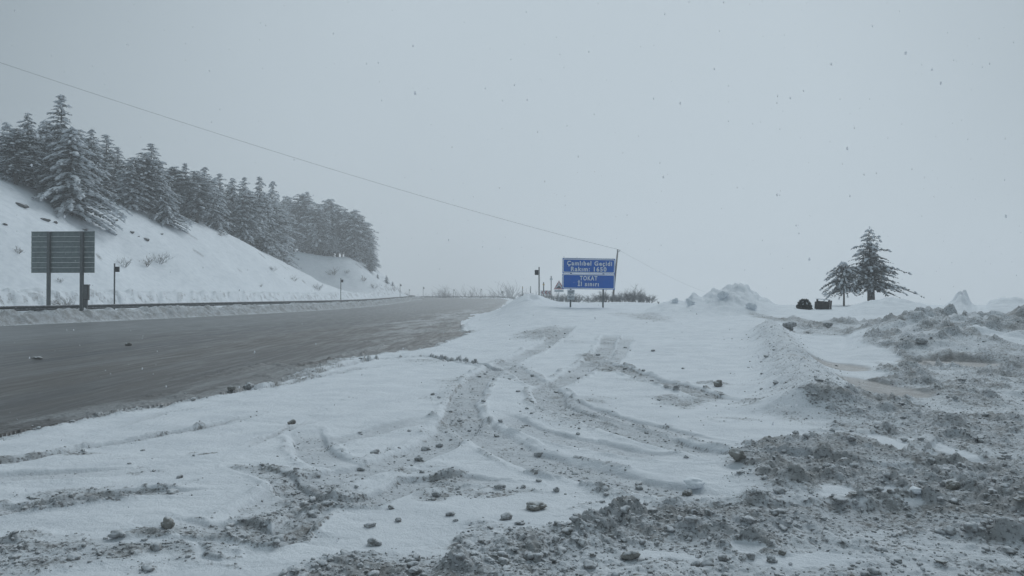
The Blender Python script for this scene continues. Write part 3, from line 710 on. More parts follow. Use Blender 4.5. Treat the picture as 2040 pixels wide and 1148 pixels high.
for px, top, lab in ((228, 525, 'tallest looking snow pole with a dark box, just right of the sign back'),
                     (679, 554, 'snow pole with dark box below the tree covered slope'),
                     (797, 565, 'snow pole with dark box at the foot of the hill'),
                     (843, 571, 'snow pole with dark box just before the bend')):
    Yp = rail_y(px); x = at(px, Yp)[0]; z = zrough(x, Yp); snow_pole(x, Yp, z, h(top, Yp) - z, 1, lab, LG)
for px, top, Yp, lab in ((815, 576, 292, 'faint distant pole near the left end of the far rail'), (904, 576, 283, 'thin pole above the middle of the far guard rail'), (958, 575, 268, 'far pole right of the middle of the far rail')):
    x = at(px, Yp)[0]; z = zrough(x, Yp); snow_pole(x, Yp, z, h(top, Yp) - z, 1, lab, 'faint poles beyond the bend', rad=.09)
for px, top, Yp, pl, lab in ((1074, 532, 58, 'box', 'nearest right hand snow pole with dark box left of the blue sign'),
                             (1098, 551, 80, 'grey', 'second tallest pole with pale reflector between chevron board and triangle sign'),
                             (1083, 563, 105, 'amber', 'pole with amber reflector behind the chevron board'),
                             (1057, 571, 150, 'grey', 'small pale pole left of the nearest right hand pole'),
                             (1041, 571, 175, 'amber', 'farthest right side pole with amber reflector')):
    x = at(px, Yp)[0]; z = zrough(x, Yp); snow_pole(x, Yp, z, h(top, Yp) - z, -1, lab, RG, pl, .045 if Yp < 90 else .08)
# far round sign by the end of the far rail
Yp = 262; x = at(1001, Yp)[0]; z = zrough(x, Yp)
t = empty('round_sign', (x, Yp, z), 0, label='tiny round traffic sign at the right end of the far rail', cat='traffic sign')
b = MB(); b.tube([(0, 0, -.5), (0, 0, h(582, Yp) - z)], .07, 6); b.obj('post', M_METAL, t)
b = MB(); b.prism([(.42 * math.cos(.5236 * k), h(582, Yp) - z + .42 * math.sin(.5236 * k)) for k in range(12)], -.1, -.07); b.obj('sign_face', M_METAL, t)

# ------------------------------------------------------------------ blue province sign
Ys = 50.0
X0, X1 = at(1119, Ys)[0], at(1224.5, Ys)[0]; ZT, ZM, ZB = h(515.5, Ys), h(545.5, Ys), h(576.5, Ys); Wd = X1 - X0; cx = (X0 + X1) / 2
gz = zrough(cx, Ys) - .02
t = empty('province_sign', (cx, Ys, gz), math.radians(1.2), label='blue two panel sign with white lettering on two posts in the snow', cat='road sign')
t.rotation_euler = (0, math.radians(.9), math.radians(1.5))
def rrect(w, hh, r, n=5):
    o = []
    for cxx, cz, a0 in ((w/2-r, hh/2-r, 0), (-w/2+r, hh/2-r, 90), (-w/2+r, -hh/2+r, 180), (w/2-r, -hh/2+r, 270)):
        for k in range(n + 1): a = math.radians(a0 + 90 * k / n); o.append((cxx + r * math.cos(a), cz + r * math.sin(a)))
    return o
def border(w, hh, r, th, y, cz):
    a = rrect(w, hh, r); b_ = rrect(w - 2 * th, hh - 2 * th, max(r - th, .01)); n = len(a)
    V = [(x, y, z + cz) for x, z in a] + [(x, y, z + cz) for x, z in b_] + [(x, y + .006, z + cz) for x, z in a] + [(x, y + .006, z + cz) for x, z in b_]
    Fs = [(i, (i + 1) % n, (i + 1) % n + n, i + n) for i in range(n)] + [(i, i + 2*n, (i + 1) % n + 2*n, (i + 1) % n) for i in range(n)] + [(i + n, (i + 1) % n + n, (i + 1) % n + 3*n, i + 3*n) for i in range(n)]
    mb = MB(); mb.add(V, Fs); return mb
def text(s, size, y, x, z, parent, spacing=1.25, bold=.012, sx=1.0):
    c = bpy.data.curves.new('lettering', 'FONT'); c.body = s; c.size = size; c.align_x = 'CENTER'; c.align_y = 'CENTER'
    c.space_character = spacing; c.offset = bold; c.extrude = .004; c.resolution_u = 3
    o = bpy.data.objects.new('lettering', c); COL.objects.link(o); dg = bpy.context.evaluated_depsgraph_get()
    me = bpy.data.meshes.new_from_object(o.evaluated_get(dg)); bpy.data.objects.remove(o); me.materials.clear(); me.materials.append(M_WHITE)
    xs = [v.co.x for v in me.vertices]; wd = max(xs) - min(xs); k = sx / wd
    for v in me.vertices: v.co.x = (v.co.x - (max(xs) + min(xs)) / 2) * k
    return link('lettering', me, parent, (x, y, z), (math.radians(90), 0, 0))
for (a, b_, lines) in ((ZM + .02, ZT, (('Çamlıbel Geçidi', 1128, 1218, 525.5), ('Rakım: 1650', 1136, 1207, 537))), (ZB, ZM - .02, (('TOKAT', 1154, 1189, 555), ('İl sınırı', 1150, 1192, 566.5)))):
    hh = b_ - a; cz = (a + b_) / 2 - gz
    mb = MB(); mb.prism([(x, z + cz) for x, z in rrect(Wd, hh, .04)], -.05, -.02); pn = mb.obj('panel', M_BLUE, t)
    border(Wd - .05, hh - .05, .12, .06, -.058, cz).obj('border', M_WHITE, pn)
    mb = MB(); mb.box((-Wd/2 + .05, -.02, cz - hh/2 + .12), (Wd/2 - .05, .02, cz - hh/2 + .17)); mb.box((-Wd/2 + .05, -.02, cz + hh/2 - .17), (Wd/2 - .05, .02, cz + hh/2 - .12)); mb.obj('rail', M_METAL, t)
    for s, pa, pb, py in lines:
        text(s, .40, -.062, at((pa + pb) / 2, Ys)[0] - cx, h(py, Ys) - gz, pn, 1.22, .013, (pb - pa) / F * Ys)
for px in (1136.5, 1201.5):
    mb = MB(); xx = at(px, Ys)[0] - cx; mb.box((xx - .05, .022, -.6), (xx + .05, .12, ZT - gz - .05)); mb.obj('post', M_METAL, t)
mb = MB(); mb.box((-Wd/2, -.055, ZT - gz + .001), (Wd/2, .0, ZT - gz + .03)); mb.obj('snow_cap', M_SNOWL, t)
for za, zb_ in ((587.5, 578), (597.5, 589)):
    xx = at(1137, Ys)[0] - cx; mb = MB(); mb.box((xx - .24, .003, h(za, Ys) - gz), (xx + .24, .019, h(zb_, Ys) - gz)); pl = mb.obj('plate', M_GREYW, t)
    mb = MB(); zc = (h(za, Ys) + h(zb_, Ys)) / 2 - gz
    mb.box((xx - .18, -.001, zc + .02), (xx + .18, .002, zc + .05)); mb.box((xx - .15, -.001, zc - .05), (xx + .15, .002, zc - .02)); mb.obj('marking', M_METAL, pl)

# warning triangle, chevron board
Yw = 62.0; wx_ = at(1113.5, Yw)[0]; z = zrough(wx_, Yw); t = empty('warning_sign', (wx_, Yw, z), 0, label='frosted triangular warning sign with a small plate, half behind the blue sign', cat='traffic sign')
mb = MB(); mb.tube([(0, 0, -.5), (0, 0, h(565, Yw) - z)], .035, 6); mb.obj('post', M_GREYW, t)
def tri(r, cz): return [(0, cz + r), (-.866 * r, cz - r / 2), (.866 * r, cz - r / 2)]
cz = h(570.5, Yw) - z
mb = MB(); mb.prism(tri(.50, cz), -.07, -.04); mb.obj('sign_face', M_RED, t)
mb = MB(); mb.prism(tri(.34, cz), -.078, -.071); mb.obj('white_field', M_GREYW, t)
mb = MB(); mb.prism([(-.24, cz - .13), (-.06, cz - .02), (.02, cz + .02), (.2, cz - .13)], -.084, -.079); mb.obj('pictogram', M_BLACK, t)
mb = MB(); mb.box((-.38, -.07, h(582, Yw) - z), (.38, -.045, h(577.5, Yw) - z)); mb.obj('plate', M_GREYW, t)
Yc = 72.0; cxx = at(1087, Yc)[0]; z = zrough(cxx, Yc); t = empty('chevron_board', (cxx, Yc, z), 0, label='red and white chevron board pointing left beside the far road', cat='traffic sign')
za, zb_ = h(587, Yc) - z, h(579, Yc) - z; wv = 20 / F * Yc
mb = MB(); mb.box((-wv/2, -.05, za), (wv/2, -.02, zb_)); mb.obj('board', M_GREYW, t)
for k in range(3):
    xx = -wv/2 + .07 + k * wv / 3; zc = (za + zb_) / 2; dd = (zb_ - za) / 2 - .02; mb = MB()
    mb.prism([(xx, zc), (xx + .16, zc + dd), (xx + .28, zc + dd), (xx + .12, zc), (xx + .28, zc - dd), (xx + .16, zc - dd)], -.058, -.051); mb.obj('chevron', M_RED, t)
for s in (-.35, .35): mb = MB(); mb.tube([(s, 0, -.5), (s, 0, zb_)], .035, 6); mb.obj('post', M_METAL, t)

# ------------------------------------------------------------------ utility poles and cable
def upole(top, base, label, name='utility_pole'):
    b0 = Vector(base); tp = Vector(top) - b0
    t = empty(name, base, label=label, cat='utility pole', group='wooden utility poles')
    mb = MB(); mb.tube([tp * -.1, tp * .5, tp], [.15, .13, .10], 8); mb.obj('pole', M_TWIGB if False else M_BARK, t, smooth=True)
    mb = MB(); q = tp * .96; mb.tube([q, q + Vector((.28, 0, .02)), q + Vector((.30, 0, .14))], .035, 6); mb.tube([q + Vector((.30, 0, .14)), q + Vector((.30, 0, .26))], .06, 8); mb.obj('insulator', M_METAL, t)
    return t
Yp = 105; ptop = Vector((at(1231, Yp)[0], Yp, h(497, Yp))); pb = Vector((at(1219, Yp)[0], Yp, zrough(at(1213, Yp)[0], Yp)))
upole(ptop, pb, 'slanting wooden utility pole rising behind the right end of the blue sign')
p2 = Vector((-56, 48, 24.6)); upole(p2, (-56.5, 48, zrough(-56.5, 48)), 'utility pole on the hill carrying the near end of the cable')
p3 = Vector((at(1500, 260)[0], 262, h(598, 262))); upole(p3, (p3.x, p3.y, p3.z - 8), 'utility pole beyond the mound carrying the far end of the cable')
mb = MB()
def cable(mb, a, b_, sag, r0, r1, n=40):
    pts = []; rs = []
    for k in range(n + 1):
        s = k / n; p = a.lerp(b_, s); p.z -= sag * 4 * s * (1 - s); pts.append(p); rs.append(r0 + (r1 - r0) * s)
    mb.tube(pts, rs, 5)
a_ = Vector((0, 0, 0)); cable(mb, p2 - p2, ptop - p2, 1.1, .010, .016); cable(mb, ptop - p2, p3 - p2, 2.2, .010, .012)
o = mb.obj('overhead_cable', M_DARK, None, p2, smooth=True); tag(o, 'thin cable sagging across the grey sky down to the slanting pole', 'cable')

# ------------------------------------------------------------------ trees
def tri_soup(Vs): n = len(Vs) // 3; return np.array(Vs), np.arange(n * 3).reshape(n, 3)
BL8 = None
def blob_mesh(P, S, r):
    """flattened irregular snow pads: centres P, sizes S (x,y,z), heading"""
    B = np.stack(P0); n = len(P); pk = r.integers(0, 8, n); O = B[pk] * np.array(S)[:, None, :3]
    th = np.array([s[3] for s in S]); c, s_ = np.cos(th), np.sin(th)
    x = O[:, :, 0] * c[:, None] - O[:, :, 1] * s_[:, None]; y = O[:, :, 0] * s_[:, None] + O[:, :, 1] * c[:, None]
    dr = np.array([s[4] for s in S]); zz = O[:, :, 2] - O[:, :, 0] * dr[:, None]
    out = np.stack([x, y, zz], -1) + np.array(P)[:, None, :]
    return out.reshape(-1, 3), (F0[None] + (np.arange(n) * 12)[:, None, None]).reshape(-1, 3)
def conifer(name, H, rad, seed, z0=.06, shape='cone', snow=.6, needle=M_NEEDLE, dens=1.0, droop=.35, ragged=.25, trunks=((0, 0, 0, 0),), tr=None, spray=1.0):
    r = np.random.default_rng(seed); tr = tr or H * .017
    T = []; P = []; S = []; tb = MB(); bb = MB()
    for (ox, oy, lx, ly), hs in zip(trunks, (1.0, .72)):
        Ht = H * hs; pts = [(ox + lx * s * s * Ht + .02 * H * math.sin(s * 5 + seed) * s * .4, oy + ly * s * Ht, s * Ht) for s in (0, .15, .3, .5, .7, .85, 1)]
        tb.tube([(pts[0][0], pts[0][1], -.8)] + pts, [tr * 1.15] + [tr * k for k in (1.1, 1, .9, .7, .42, .2, .04)], 7)
        def axis(s):
            k = s * 6; i = min(int(np.searchsorted([0, .15, .3, .5, .7, .85, 1], s, 'right')) - 1, 5); a = [0, .15, .3, .5, .7, .85, 1]
            f = (s - a[i]) / (a[i+1] - a[i]); return np.array(pts[i]) * (1 - f) + np.array(pts[i+1]) * f
        nw = int(Ht * 2.3 * dens)
        for wv in range(nw):
            s = z0 + (1 - z0) * (wv + .5) / nw; q = (s - z0) / (1 - z0)
            if shape == 'cone': L = r.choice((.72, .9, 1, 1.05, 1.25)) * rad * (1 - q) ** .78 * (.35 + .65 * min(1, (q + .05) * 6))
            elif shape == 'pine': L = rad * (math.sin(math.pi * min(1, q * .82 + .16)) ** .6) * (1 if q < .85 else .8)
            else: L = rad * (1 - q) ** .8 * (.6 + .4 * min(1, q * 4)) * r.choice((.6, .8, 1.0, 1.15))
            nb = int(5 + 2 * (1 - q)); ph0 = r.uniform(0, 6.28)
            for b_ in range(nb):
                a = ph0 + 6.283 * b_ / nb + r.normal() * .25; l = max(.25, L * (1 + ragged * r.normal()))
                up = .35 * q - .05 + r.normal() * .06; o_ = axis(min(.995, s + r.normal() * .012)); ca, sa = math.cos(a), math.sin(a)
                n = max(2, int(l / (.26 * spray)))
                if l > .9 and tr > .05: bb.tube([o_, o_ + np.array([ca * l * .5, sa * l * .5, l * (.5 * up - droop * .25)]), o_ + np.array([ca * l * .92, sa * l * .92, l * (up * .92 - droop * .85)])], [tr * .2, tr * .13, .006], 3, False)
                for k in range(n + 1):
                    f = (k + .4) / (n + .4)
                    c = o_ + np.array([ca * l * f, sa * l * f, l * (up * f - droop * f * f)]); wl = (.55 * (1 - .65 * f) * min(1.0, l * .55) + .14) * spray
                    for sd_ in (-1, 1, 0, 0):
                        a2 = a + sd_ * r.uniform(.6, 1.2) if sd_ else a + r.normal() * .5
                        le = wl * r.uniform(.7, 1.3) * (1 if sd_ else .8); dz = -r.uniform(.05, .55) if sd_ else r.uniform(-1.0, .3)
                        d = np.array([math.cos(a2), math.sin(a2), dz]); wd = np.array([-math.sin(a2), math.cos(a2), r.normal() * .4]) * le * .22
                        m = c + d * le * .5; e_ = c + d * le
                        T += [c, m + wd, e_, c, e_, m - wd]
                    if r.random() < snow and k > 0:
                        z_ = (.055 + .05 * r.random()) * (1 + snow); P.append(c + np.array([0, 0, z_ * .5]))
                        S.append((.24 * spray * r.uniform(.8, 1.5), wl * .55 * r.uniform(.7, 1.2), z_, a, (2 * f * droop - up)))
    root = empty(name, (0, 0, 0))
    tb.obj('trunk', M_BARK, root, smooth=True)
    bb.obj('branches', M_BARK, root)['kind'] = 'stuff'
    v, f = tri_soup(T); link('crown', mesh_np('crown', v, f, needle, False), root)['kind'] = 'stuff'
    if P: v, f = blob_mesh(P, S, r); link('snow_load', mesh_np('snow_load', v, f, M_SNOWL, True), root)['kind'] = 'stuff'
    return root
protos = {}
for k, a in enumerate([(10.5, 2.7, 'cone', .75, .04, .42), (10.5, 3.3, 'cone', .95, .02, .55), (13, 2.5, 'cone', .6, .06, .35), (12, 3.0, 'pine', .65, .30, .30), (12, 2.7, 'pine', .7, .22, .35), (9, 2.3, 'cone', .85, .03, .5)]):
    protos[k] = (conifer('snowy_conifer', a[0], a[1], 11 + k, a[4], a[2], a[3], M_NEEDLE, 1.0, a[5], .34, spray=1.25), a[0])
used = set()
SKY = np.array([(-60,232),(10,238),(50,222),(90,232),(122,187),(150,235),(180,255),(215,272),(245,312),(270,300),(302,284),(320,320),(350,322),(400,332),(440,345),(480,352),(512,349),(552,361),(600,384),(650,396),(700,415),(730,450),(750,500),(765,560)], float)
TREES = []   # px, Y, top row, kind
for px, py, Yt, k in ((8,240,80,5),(30,252,73,4),(52,222,76,0),(75,262,84,2),(92,236,80,1),(122,187,76,2),(140,250,74,1),(152,262,80,0),(182,255,82,0),(205,300,75,1),(214,268,96,2),(235,360,77,1),(232,290,98,2),(200,365,70.5,1),(176,345,68.5,1),(262,312,90,0),(285,302,92,4),(302,284,97,2),(318,325,96,0),(330,360,93,1),
                      (345,330,105,3),(368,322,112,2),(392,340,108,4),(405,332,120,0),(430,352,112,5),(440,345,124,2),(462,352,128,0),(482,352,124,2),(498,380,126,4),(513,349,132,2),(530,385,134,0),(552,361,150,0),(570,395,178,4),(596,384,180,3),(612,382,182,2),(632,405,176,4),(652,397,180,3),(672,412,188,3),(688,415,190,4),(706,418,194,3),(722,445,198,4),(733,470,203,0),(742,500,208,5),(625,460,186,3),(700,480,200,0),(660,470,184,3)):
    TREES.append((px, Yt, py, k))
TREES += [(741, 204, 492, 5), (750, 206, 516, 5), (757, 208, 534, 5), (728, 200, 462, 4), (716, 203, 432, 4)]
r = random.Random(5)
for _ in range(110):
    px = r.uniform(-40, 740); Yt = (72 + (px + 40) * .13 + r.uniform(0, 16)) if px < 560 else r.uniform(182, 212)
    TREES.append((px, Yt, float(np.interp(px, SKY[:, 0], SKY[:, 1])) + r.uniform(20, 75), r.choice((0, 1, 2, 4, 5) if px < 500 else (0, 3, 4, 2))))
POS = ['left of the sign back', 'above the sign back', 'above the first snow pole', 'above the weedy slope', 'high above the slope middle', 'where the ridge starts to drop', 'on the falling ridge', 'left on the knoll', 'on the knoll top', 'at the wood\'s right end']
ORD = ['', 'second', 'third', 'fourth', 'fifth', 'sixth', 'seventh', 'eighth', 'ninth', 'tenth', 'eleventh', 'twelfth']
def zone(c_):
    px, top = c_[0], HOR - (c_[4] + c_[3] - CAMH) / c_[1] * F
    i = int(np.searchsorted([60, 190, 270, 340, 410, 480, 560, 640, 700], px)); dl = top - float(np.interp(px, SKY[:, 0], SKY[:, 1]))
    return (i, 'topping the skyline' if dl < 14 else 'in the second rank' if dl < 45 else 'low in front')
KN = {0: 'snowy conifer', 1: 'drooping conifer', 2: 'pointed conifer', 3: 'bare stemmed pine', 4: 'rounded pine', 5: 'small conifer'}
cand = []
for px, Yt, top, k in TREES:
    if 555 < px: Yt = max(Yt, 188 + (px * 7) % 11)
    x = at(px, Yt)[0]; s = float(-segdist(np.array([x]), np.array([Yt]), LEDGE, True)[0])
    if s < (19 if Yt < 165 else 9): continue
    z = zat(x, Yt) ; Ht = h(top, Yt) - z
    if not 3.2 < Ht < 20: continue
    cand.append((px, Yt, x, z, Ht, k))
lastlab = {}
for n_, (px, Yt, x, z, Ht, k) in enumerate(sorted(cand)):
    root, H0 = protos[k]
    if k in used: root = copy_tree(root)
    used.add(k)
    s = Ht / H0; wsc = s ** .6 * (1.0 + .35 * r.random())
    root.location = (x, Yt, z - .15); root.scale = (wsc, wsc, s); root.rotation_euler = (r.gauss(0, .03), r.gauss(0, .03), r.uniform(0, 6.28))
    rank = sorted([c_[0] for c_ in cand if c_[5] == k and zone(c_) == zone((px, Yt, x, z, Ht, k))]); i_ = rank.index(px); n_all = len(rank)
    od = '' if n_all == 1 else ('leftmost' if i_ == 0 else 'rightmost' if i_ == n_all - 1 else ORD[i_] + ' from left') 
    zn = zone((px, Yt, x, z, Ht, k)); tag(root, (od + ' ' + KN[k] + ' ' + POS[zn[0]] + ', ' + zn[1]).strip(), 'conifer', 'frosted conifers covering the hill')
for k in protos:
    if k not in used: protos[k][0].location = (-60, 90, 10)

# the two dark trees on the right
Yt = 60.0; x = at(1732, Yt)[0]; z = h(603, Yt) - .25
t = conifer('cedar_tree', h(459, Yt) - z, 2.55, 91, .30, 'cedar', .26, M_NEEDLED, 1.7, .27, .26, trunks=((0, 0, 0, 0), (.40, .25, .00, 0.02)), tr=.155, spray=.62)
t.location = (x, Yt, z); tag(t, 'dark spreading conifer with two trunks standing on the right snow bank', 'conifer')
x = at(1681, 58)[0]; z = h(613, 58) - .2
t = conifer('pine_tree', h(524, 58) - z, 1.5, 95, .42, 'pine', .30, M_NEEDLED, 2.0, .5, .32, trunks=((0, 0, .01, 0),), tr=.075, spray=.55)
t.location = (x, 58, z); tag(t, 'small slim stemmed tree leaning just left of the big dark conifer', 'tree')
# clipped round bush
def round_bush(px, Yb, ztop, zbot, wpx, label):
    r = np.random.default_rng(3); x = at(px, Yb)[0]; z = h(zbot, Yb); Hh = h(ztop, Yb) - z; w_ = wpx / F * Yb / 2; T = []
    z = min(z, zat(x, Yb)); t = empty('round_bush', (x, Yb, z - .05), label=label, cat='bush')
    for _ in range(2600):
        d = r.normal(size=3); d /= np.linalg.norm(d); d[2] = abs(d[2]); p = d * np.array([w_, w_, Hh]) * r.uniform(.55, .95); q = d + r.normal(size=3) * .6; q /= np.linalg.norm(q)
        n_ = np.cross(q, r.normal(size=3)); n_ /= np.linalg.norm(n_); T += [p, p + q * .06 + n_ * .03, p + q * .13, p, p + q * .13, p + q * .06 - n_ * .03]
    v, f = tri_soup(T); link('foliage', mesh_np('foliage', v, f, M_NEEDLED, False), t)['kind'] = 'stuff'
    P = []; S = []
    for _ in range(26): a = r.uniform(0, 6.28); q = r.random() ** .5 * .85; P.append((w_ * q * math.cos(a), w_ * q * math.sin(a), Hh * math.sqrt(1 - q * q) * .93)); S.append((.07, .05, .03, a, q * .8))
    v, f = blob_mesh(P, S, r); link('snow_load', mesh_np('snow_load', v, f, M_SNOWL, True), t)['kind'] = 'stuff'
    mb = MB(); mb.tube([(0, 0, -.3), (0, 0, Hh * .6)], .05, 6); mb.obj('stem', M_BARK, t)
round_bush(1602, 46.5, 587, 609, 28, 'dark rounded evergreen bush capped with snow on the right bank')
# dark slatted board
Yb = 46.3; x = at(1641, Yb)[0]; z = zat(x, Yb) - .12; t = empty('slatted_bin', (x, Yb, z), .0, label='dark slatted wooden litter bin half sunk in snow beside the round bush', cat='litter bin')
t.rotation_euler = (0, math.radians(4), math.radians(6)); Hh = h(597.5, Yb) - z
for sx in (-.46, .30): mb = MB(); mb.box((sx - .04, -.05, -.3), (sx + .04, .05, Hh)); mb.obj('post', M_WOOD, t)
mb = MB(); mb.box((.40, -.04, -.3), (.47, .04, Hh - .02)); mb.obj('post', M_WOOD, t)
for k in range(6):
    mb = MB(); z0_ = .08 + k * (Hh - .16) / 6; mb.box((-.43, -.075, z0_), (.28, -.052, z0_ + (Hh - .16) / 6 - .015)); mb.obj('slat', M_WOOD, t)
mb = MB(); mb.box((-.43, -.03, .1), (.28, .36, Hh - .14)); mb.obj('liner', M_DARK, t)
mb = MB(); mb.box((-.5, -.09, Hh + .002), (.34, .08, Hh + .045)); mb.obj('snow_cap', M_SNOWL, t)

# ------------------------------------------------------------------ bare shrubs
def twig(mb, p, d, l, rad, dep, r, sp=.5):
    pts = [p]; q = Vector(p); dd = Vector(d)
    for _ in range(3): dd = (dd + Vector((r.gauss(0, .12), r.gauss(0, .12), r.gauss(.03, .1)))).normalized(); q = q + dd * l / 3; pts.append(q.copy())
    mb.tube(pts, [rad, rad * .85, rad * .65, rad * .35], 3, False)
    if dep:
        for k in range(r.randint(3, 4)):
            b = pts[r.randint(1, 3)]; nd = (dd + Vector((r.gauss(0, sp), r.gauss(0, sp), r.gauss(.1, sp * .6)))).normalized(); twig(mb, b, nd, l * r.uniform(.5, .8), rad * .6, dep - 1, r, sp)
def shrub_me(H, spread, stems, seed, rad=.022, m=None, dep=3, sp=.38):
    r = random.Random(seed); mb = MB()
    for _ in range(stems):
        a = r.uniform(0, 6.28); d = Vector((math.cos(a) * spread * r.random(), math.sin(a) * spread * r.random(), 1)).normalized(); twig(mb, Vector((math.cos(a) * .15, math.sin(a) * .15, -.1)), d, H * r.uniform(.35, .5), rad, dep, r, sp)
    return mb.me('branches', m or M_TWIG)
SH = [shrub_me(2.4, .8, 17, 1, .03), shrub_me(2.4, 1.0, 19, 2, .03), shrub_me(2.4, .6, 15, 3, .03), shrub_me(2.4, 1.2, 18, 4, .03)]
def shrub(px, Yb, top, k, label, grp, w=1.0, name='bare_shrub', me=None, z=None):
    x = at(px, Yb)[0]; z = zat(x, Yb) if z is None else z; Hh = max(.25, h(top, Yb) - z); s = Hh / 2.0
    t = empty(name, (x, Yb, z), r.uniform(0, 6), label=label, cat='shrub', group=grp); o = link('branches', me or SH[k % 4], t); o['kind'] = 'stuff'; o.scale = (s * w, s * w, s * .92); return t
g1 = 'bare bushes behind the blue sign'
for px, Yb, top, k, w_, lab in ((1108,70,585,0,1.3,'bare bush left of the blue sign, under the warning sign'),(1124,68,583,1,1.4,'bare bush behind the left end of the blue sign'),(1141,66,582,2,1.4,'bare bush behind the small plates'),(1150,69,584,3,1.2,'spindly bush just right of the small plates'),
                         (1178,68,586,1,1.4,'open bush left of the right sign post'),(1193,66,582,0,1.2,'bare bush behind the right sign post'),(1208,67,580,2,1.4,'tall bare bush at the foot of the slanting pole'),(1222,66,584,3,1.3,'dense bush right of the slanting pole'),
                         (1240,65,580,1,1.4,'dense bush in the middle of the row right of the sign'),(1256,66,571,2,1.2,'tallest bare bush right of the sign'),(1270,64,582,0,1.4,'low broad bush before the right end of the row'),(1284,65,583,3,1.3,'bush next to the right end of the row'),(1296,63,586,1,1.1,'rightmost bush of the row by the low mound'),(1312,60,602,2,.8,'tiny bush at the foot of the mound'),
                         (1064,120,585,0,1.6,'pale bush behind the nearest right hand snow pole'),(1090,110,584,1,1.8,'pale bush behind the chevron board'),(1046,150,582,2,1.8,'faint tall bush above the verge bank')):
    shrub(px, Yb, top, k, lab, g1, w_ * 1.15)
g2 = 'faint bushes beyond the far guard rail'
for i, (px, top) in enumerate(((806,583),(826,580),(866,580),(886,573),(911,584),(938,583),(952,583),(963,582),(982,581),(990,583),(1008,580),(1022,582),(1034,578))):
    Yb = 292 + (i % 3) * 12; shrub(px, Yb, top, i, ['leftmost', 'second from left', 'third from left', 'fourth from left', 'fifth from left', 'sixth from left', 'middle', 'sixth from right', 'fifth from right', 'fourth from right', 'third from right', 'second from right', 'rightmost'][i] + ' faint bush on the horizon beyond the far rail', g2, 1.3)
# small conifers by the foot of the hill, weeds and rocks on the slope
for px, Yb, top, lab in ((770,196,548,'small pale conifer at the foot of the knoll'),(752,190,558,'low frosted conifer below the knoll edge'),(782,200,566,'tiny conifer right of the knoll foot')):
    root, H0 = protos[5]; c = copy_tree(root); x = at(px, Yb)[0]; z = zat(x, Yb); s = max(1.2, h(top, Yb) - z) / H0; c.location = (x, Yb, z - .1); c.scale = (s * 1.2, s * 1.2, s); c.rotation_euler = (0, 0, px); tag(c, lab, 'conifer', 'young conifers at the hill foot')
def hit_left(px, py):
    yy = np.linspace(46, 215, 3000); xx = (px - 1020) / F * yy; ray = CAMH + (HOR - py) / F * yy; gz = full(xx, yy)[0]; k = np.nonzero((gz >= ray) & (yy > 48))[0]
    return (float(xx[k[0]]), float(yy[k[0]]), float(gz[k[0]])) if len(k) else None
WB = [shrub_me(2.0, 1.4, 9, 21, .03, M_TWIG, 2, .6), shrub_me(2.0, 1.6, 8, 22, .035, M_TWIGB, 2, .7)]
for i, (px, py, hp, lab) in enumerate(((248,532,28,'weedy shrub poking from the slope right of the first snow pole'),(292,530,26,'pair member shrub, left one, low on the middle slope'),(318,525,34,'taller shrub low on the middle slope'),(36,505,18,'faint weeds on the slope left of the sign back'),(544,540,16,'small weeds on the lower slope'),(586,560,14,'small weeds near the end of the first slope'),
                                (634,578,20,'bush at the foot of the knoll slope'),(664,548,20,'dark shrub on the knoll slope'),(690,545,12,'small shrub near the top of the knoll slope'),(724,560,14,'shrub on the right knoll flank'),(745,575,16,'shrub at the lower right of the knoll'),(440,470,12,'weeds at the ridge edge above the middle slope'),(120,563,14,'weeds under the sign back'),(520,572,8,'weeds at the slope foot right of centre'))):
    p = hit_left(px, py)
    if p:
        s = hp / F * p[1] / 2.0 * 1.1; t = empty('slope_shrub', p, i, label=lab, cat='shrub', group='weedy shrubs on the slope'); o = link('branches', WB[i % 2], t); o['kind'] = 'stuff'; o.scale = (s, s, s)
p = hit_left(78, 604); 
for px, lab in ((75, 'brown bramble left of the left post of the sign back'), (104, 'brown bramble behind the left post of the sign back'), (130, 'brown bramble between the posts of the sign back')):
    Yb = 53.5; x = at(px, Yb)[0]; t = empty('bramble', (x, Yb, .95), px, label=lab, cat='bramble', group='brambles under the sign back'); o = link('stems', shrub_me(1.5, 2.2, 12, px, .02, M_TWIGB, 2, .8), t); o['kind'] = 'stuff'; o.scale = (.75, .75, .65)
for i, (px, py, wp, lab) in enumerate(((42,411,26,'dark rock at the top left of the slope'),(88,438,20,'dark rock above the left end of the sign back'),(112,444,14,'small rock right of the dark rock above the sign back'),(130,410,12,'small rock high on the left slope'),(168,458,12,'rock just above the sign back'),(262,463,14,'rock high on the middle slope'),(292,478,14,'rock in the middle of the slope'),(216,404,12,'rock under the drooping trees'),(10,448,10,'small rock near the left edge of the slope'),(232,440,9,'small rock below the drooping trees'),(320,467,8,'tiny rock on the upper middle slope'),(274,471,9,'small rock between two larger ones on the middle slope'))):
    p = hit_left(px, py)
    if p:
        s = wp / F * p[1] / 2; o = link('rock', mesh_np('rock', rough_ball(I2, 700 + i, .6) * np.array([s, s * .8, s * .42]), F2, M_ROCK, False), None, (p[0], p[1], p[2]), (0, .25, i)); tag(o, lab, 'rock', 'rocks showing through the snow of the slope')

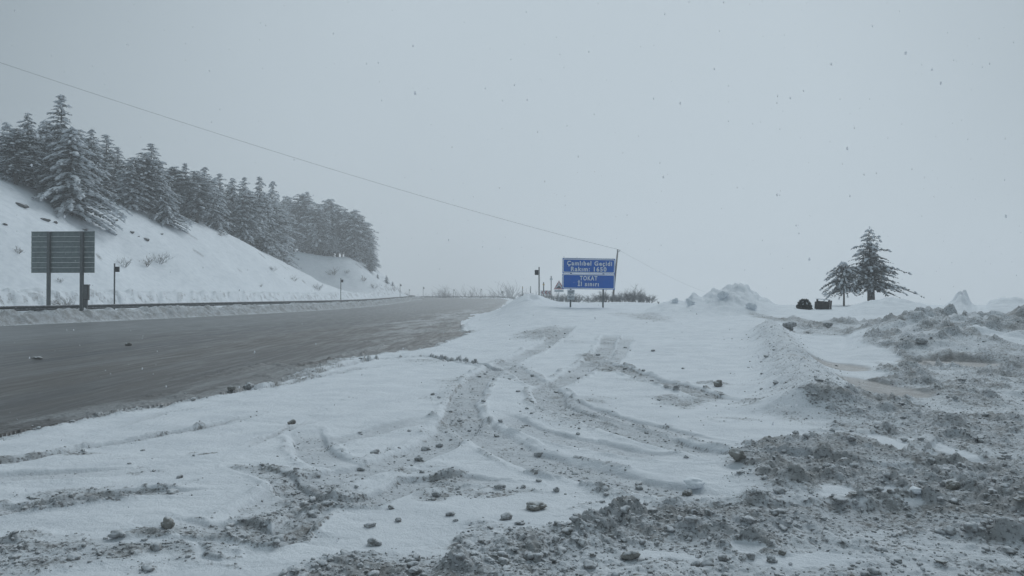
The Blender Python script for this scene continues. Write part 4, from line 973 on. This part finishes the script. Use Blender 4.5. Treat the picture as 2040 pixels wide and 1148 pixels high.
# ------------------------------------------------------------------ falling snow
M_FLAKE = bpy.data.materials.new('snowflake'); M_FLAKE.use_nodes = True; _t = M_FLAKE.node_tree; _t.nodes.clear()
_d = _t.nodes.new('ShaderNodeBsdfDiffuse'); _d.inputs[0].default_value = (.9, .92, .95, 1); _u = _t.nodes.new('ShaderNodeBsdfTranslucent'); _u.inputs[0].default_value = (.9, .92, .95, 1)
_m = _t.nodes.new('ShaderNodeMixShader'); _tr = _t.nodes.new('ShaderNodeBsdfTransparent'); _m2 = _t.nodes.new('ShaderNodeMixShader'); _m2.inputs[0].default_value = .3; _o = _t.nodes.new('ShaderNodeOutputMaterial')
_t.links.new(_d.outputs[0], _m.inputs[1]); _t.links.new(_u.outputs[0], _m.inputs[2]); _t.links.new(_m.outputs[0], _m2.inputs[1]); _t.links.new(_tr.outputs[0], _m2.inputs[2]); _t.links.new(_m2.outputs[0], _o.inputs[0])
r = np.random.default_rng(12); n = 3200
yy = 3.0 + 30 * r.random(n) ** .9; xx = yy * r.uniform(-.72, .72, n); zz = r.uniform(.1, 1, n) * (CAMH + yy * .42)
s = .0018 + .0055 * r.random(n) ** 2; B = np.stack(P0)[r.integers(0, 8, n)] * s[:, None, None] * np.array([1, 1, 1.6])
Vf = B + np.stack([xx, yy, zz], 1)[:, None, :]; Ff = (F0[None] + (np.arange(n) * 12)[:, None, None]).reshape(-1, 3)
tag(link('snowflakes', mesh_np('snowflakes', Vf.reshape(-1, 3), Ff, M_FLAKE, True)), 'sparse falling snowflakes in the air over the road', 'snowflakes', kind='stuff')

# ------------------------------------------------------------------ haze
m = bpy.data.materials.new('haze'); m.use_nodes = True; t_ = m.node_tree; t_.nodes.clear()
v = t_.nodes.new('ShaderNodeVolumePrincipled'); v.inputs['Color'].default_value = (.985, .99, 1.0, 1); v.inputs['Density'].default_value = .0020; v.inputs['Anisotropy'].default_value = .2
o_ = t_.nodes.new('ShaderNodeOutputMaterial'); t_.links.new(v.outputs[0], o_.inputs['Volume'])
mb = MB(); mb.box((-950, -950, -60), (950, 950, 55)); tag(mb.obj('haze', m), 'thin winter haze over the whole pass', 'haze', kind='stuff')
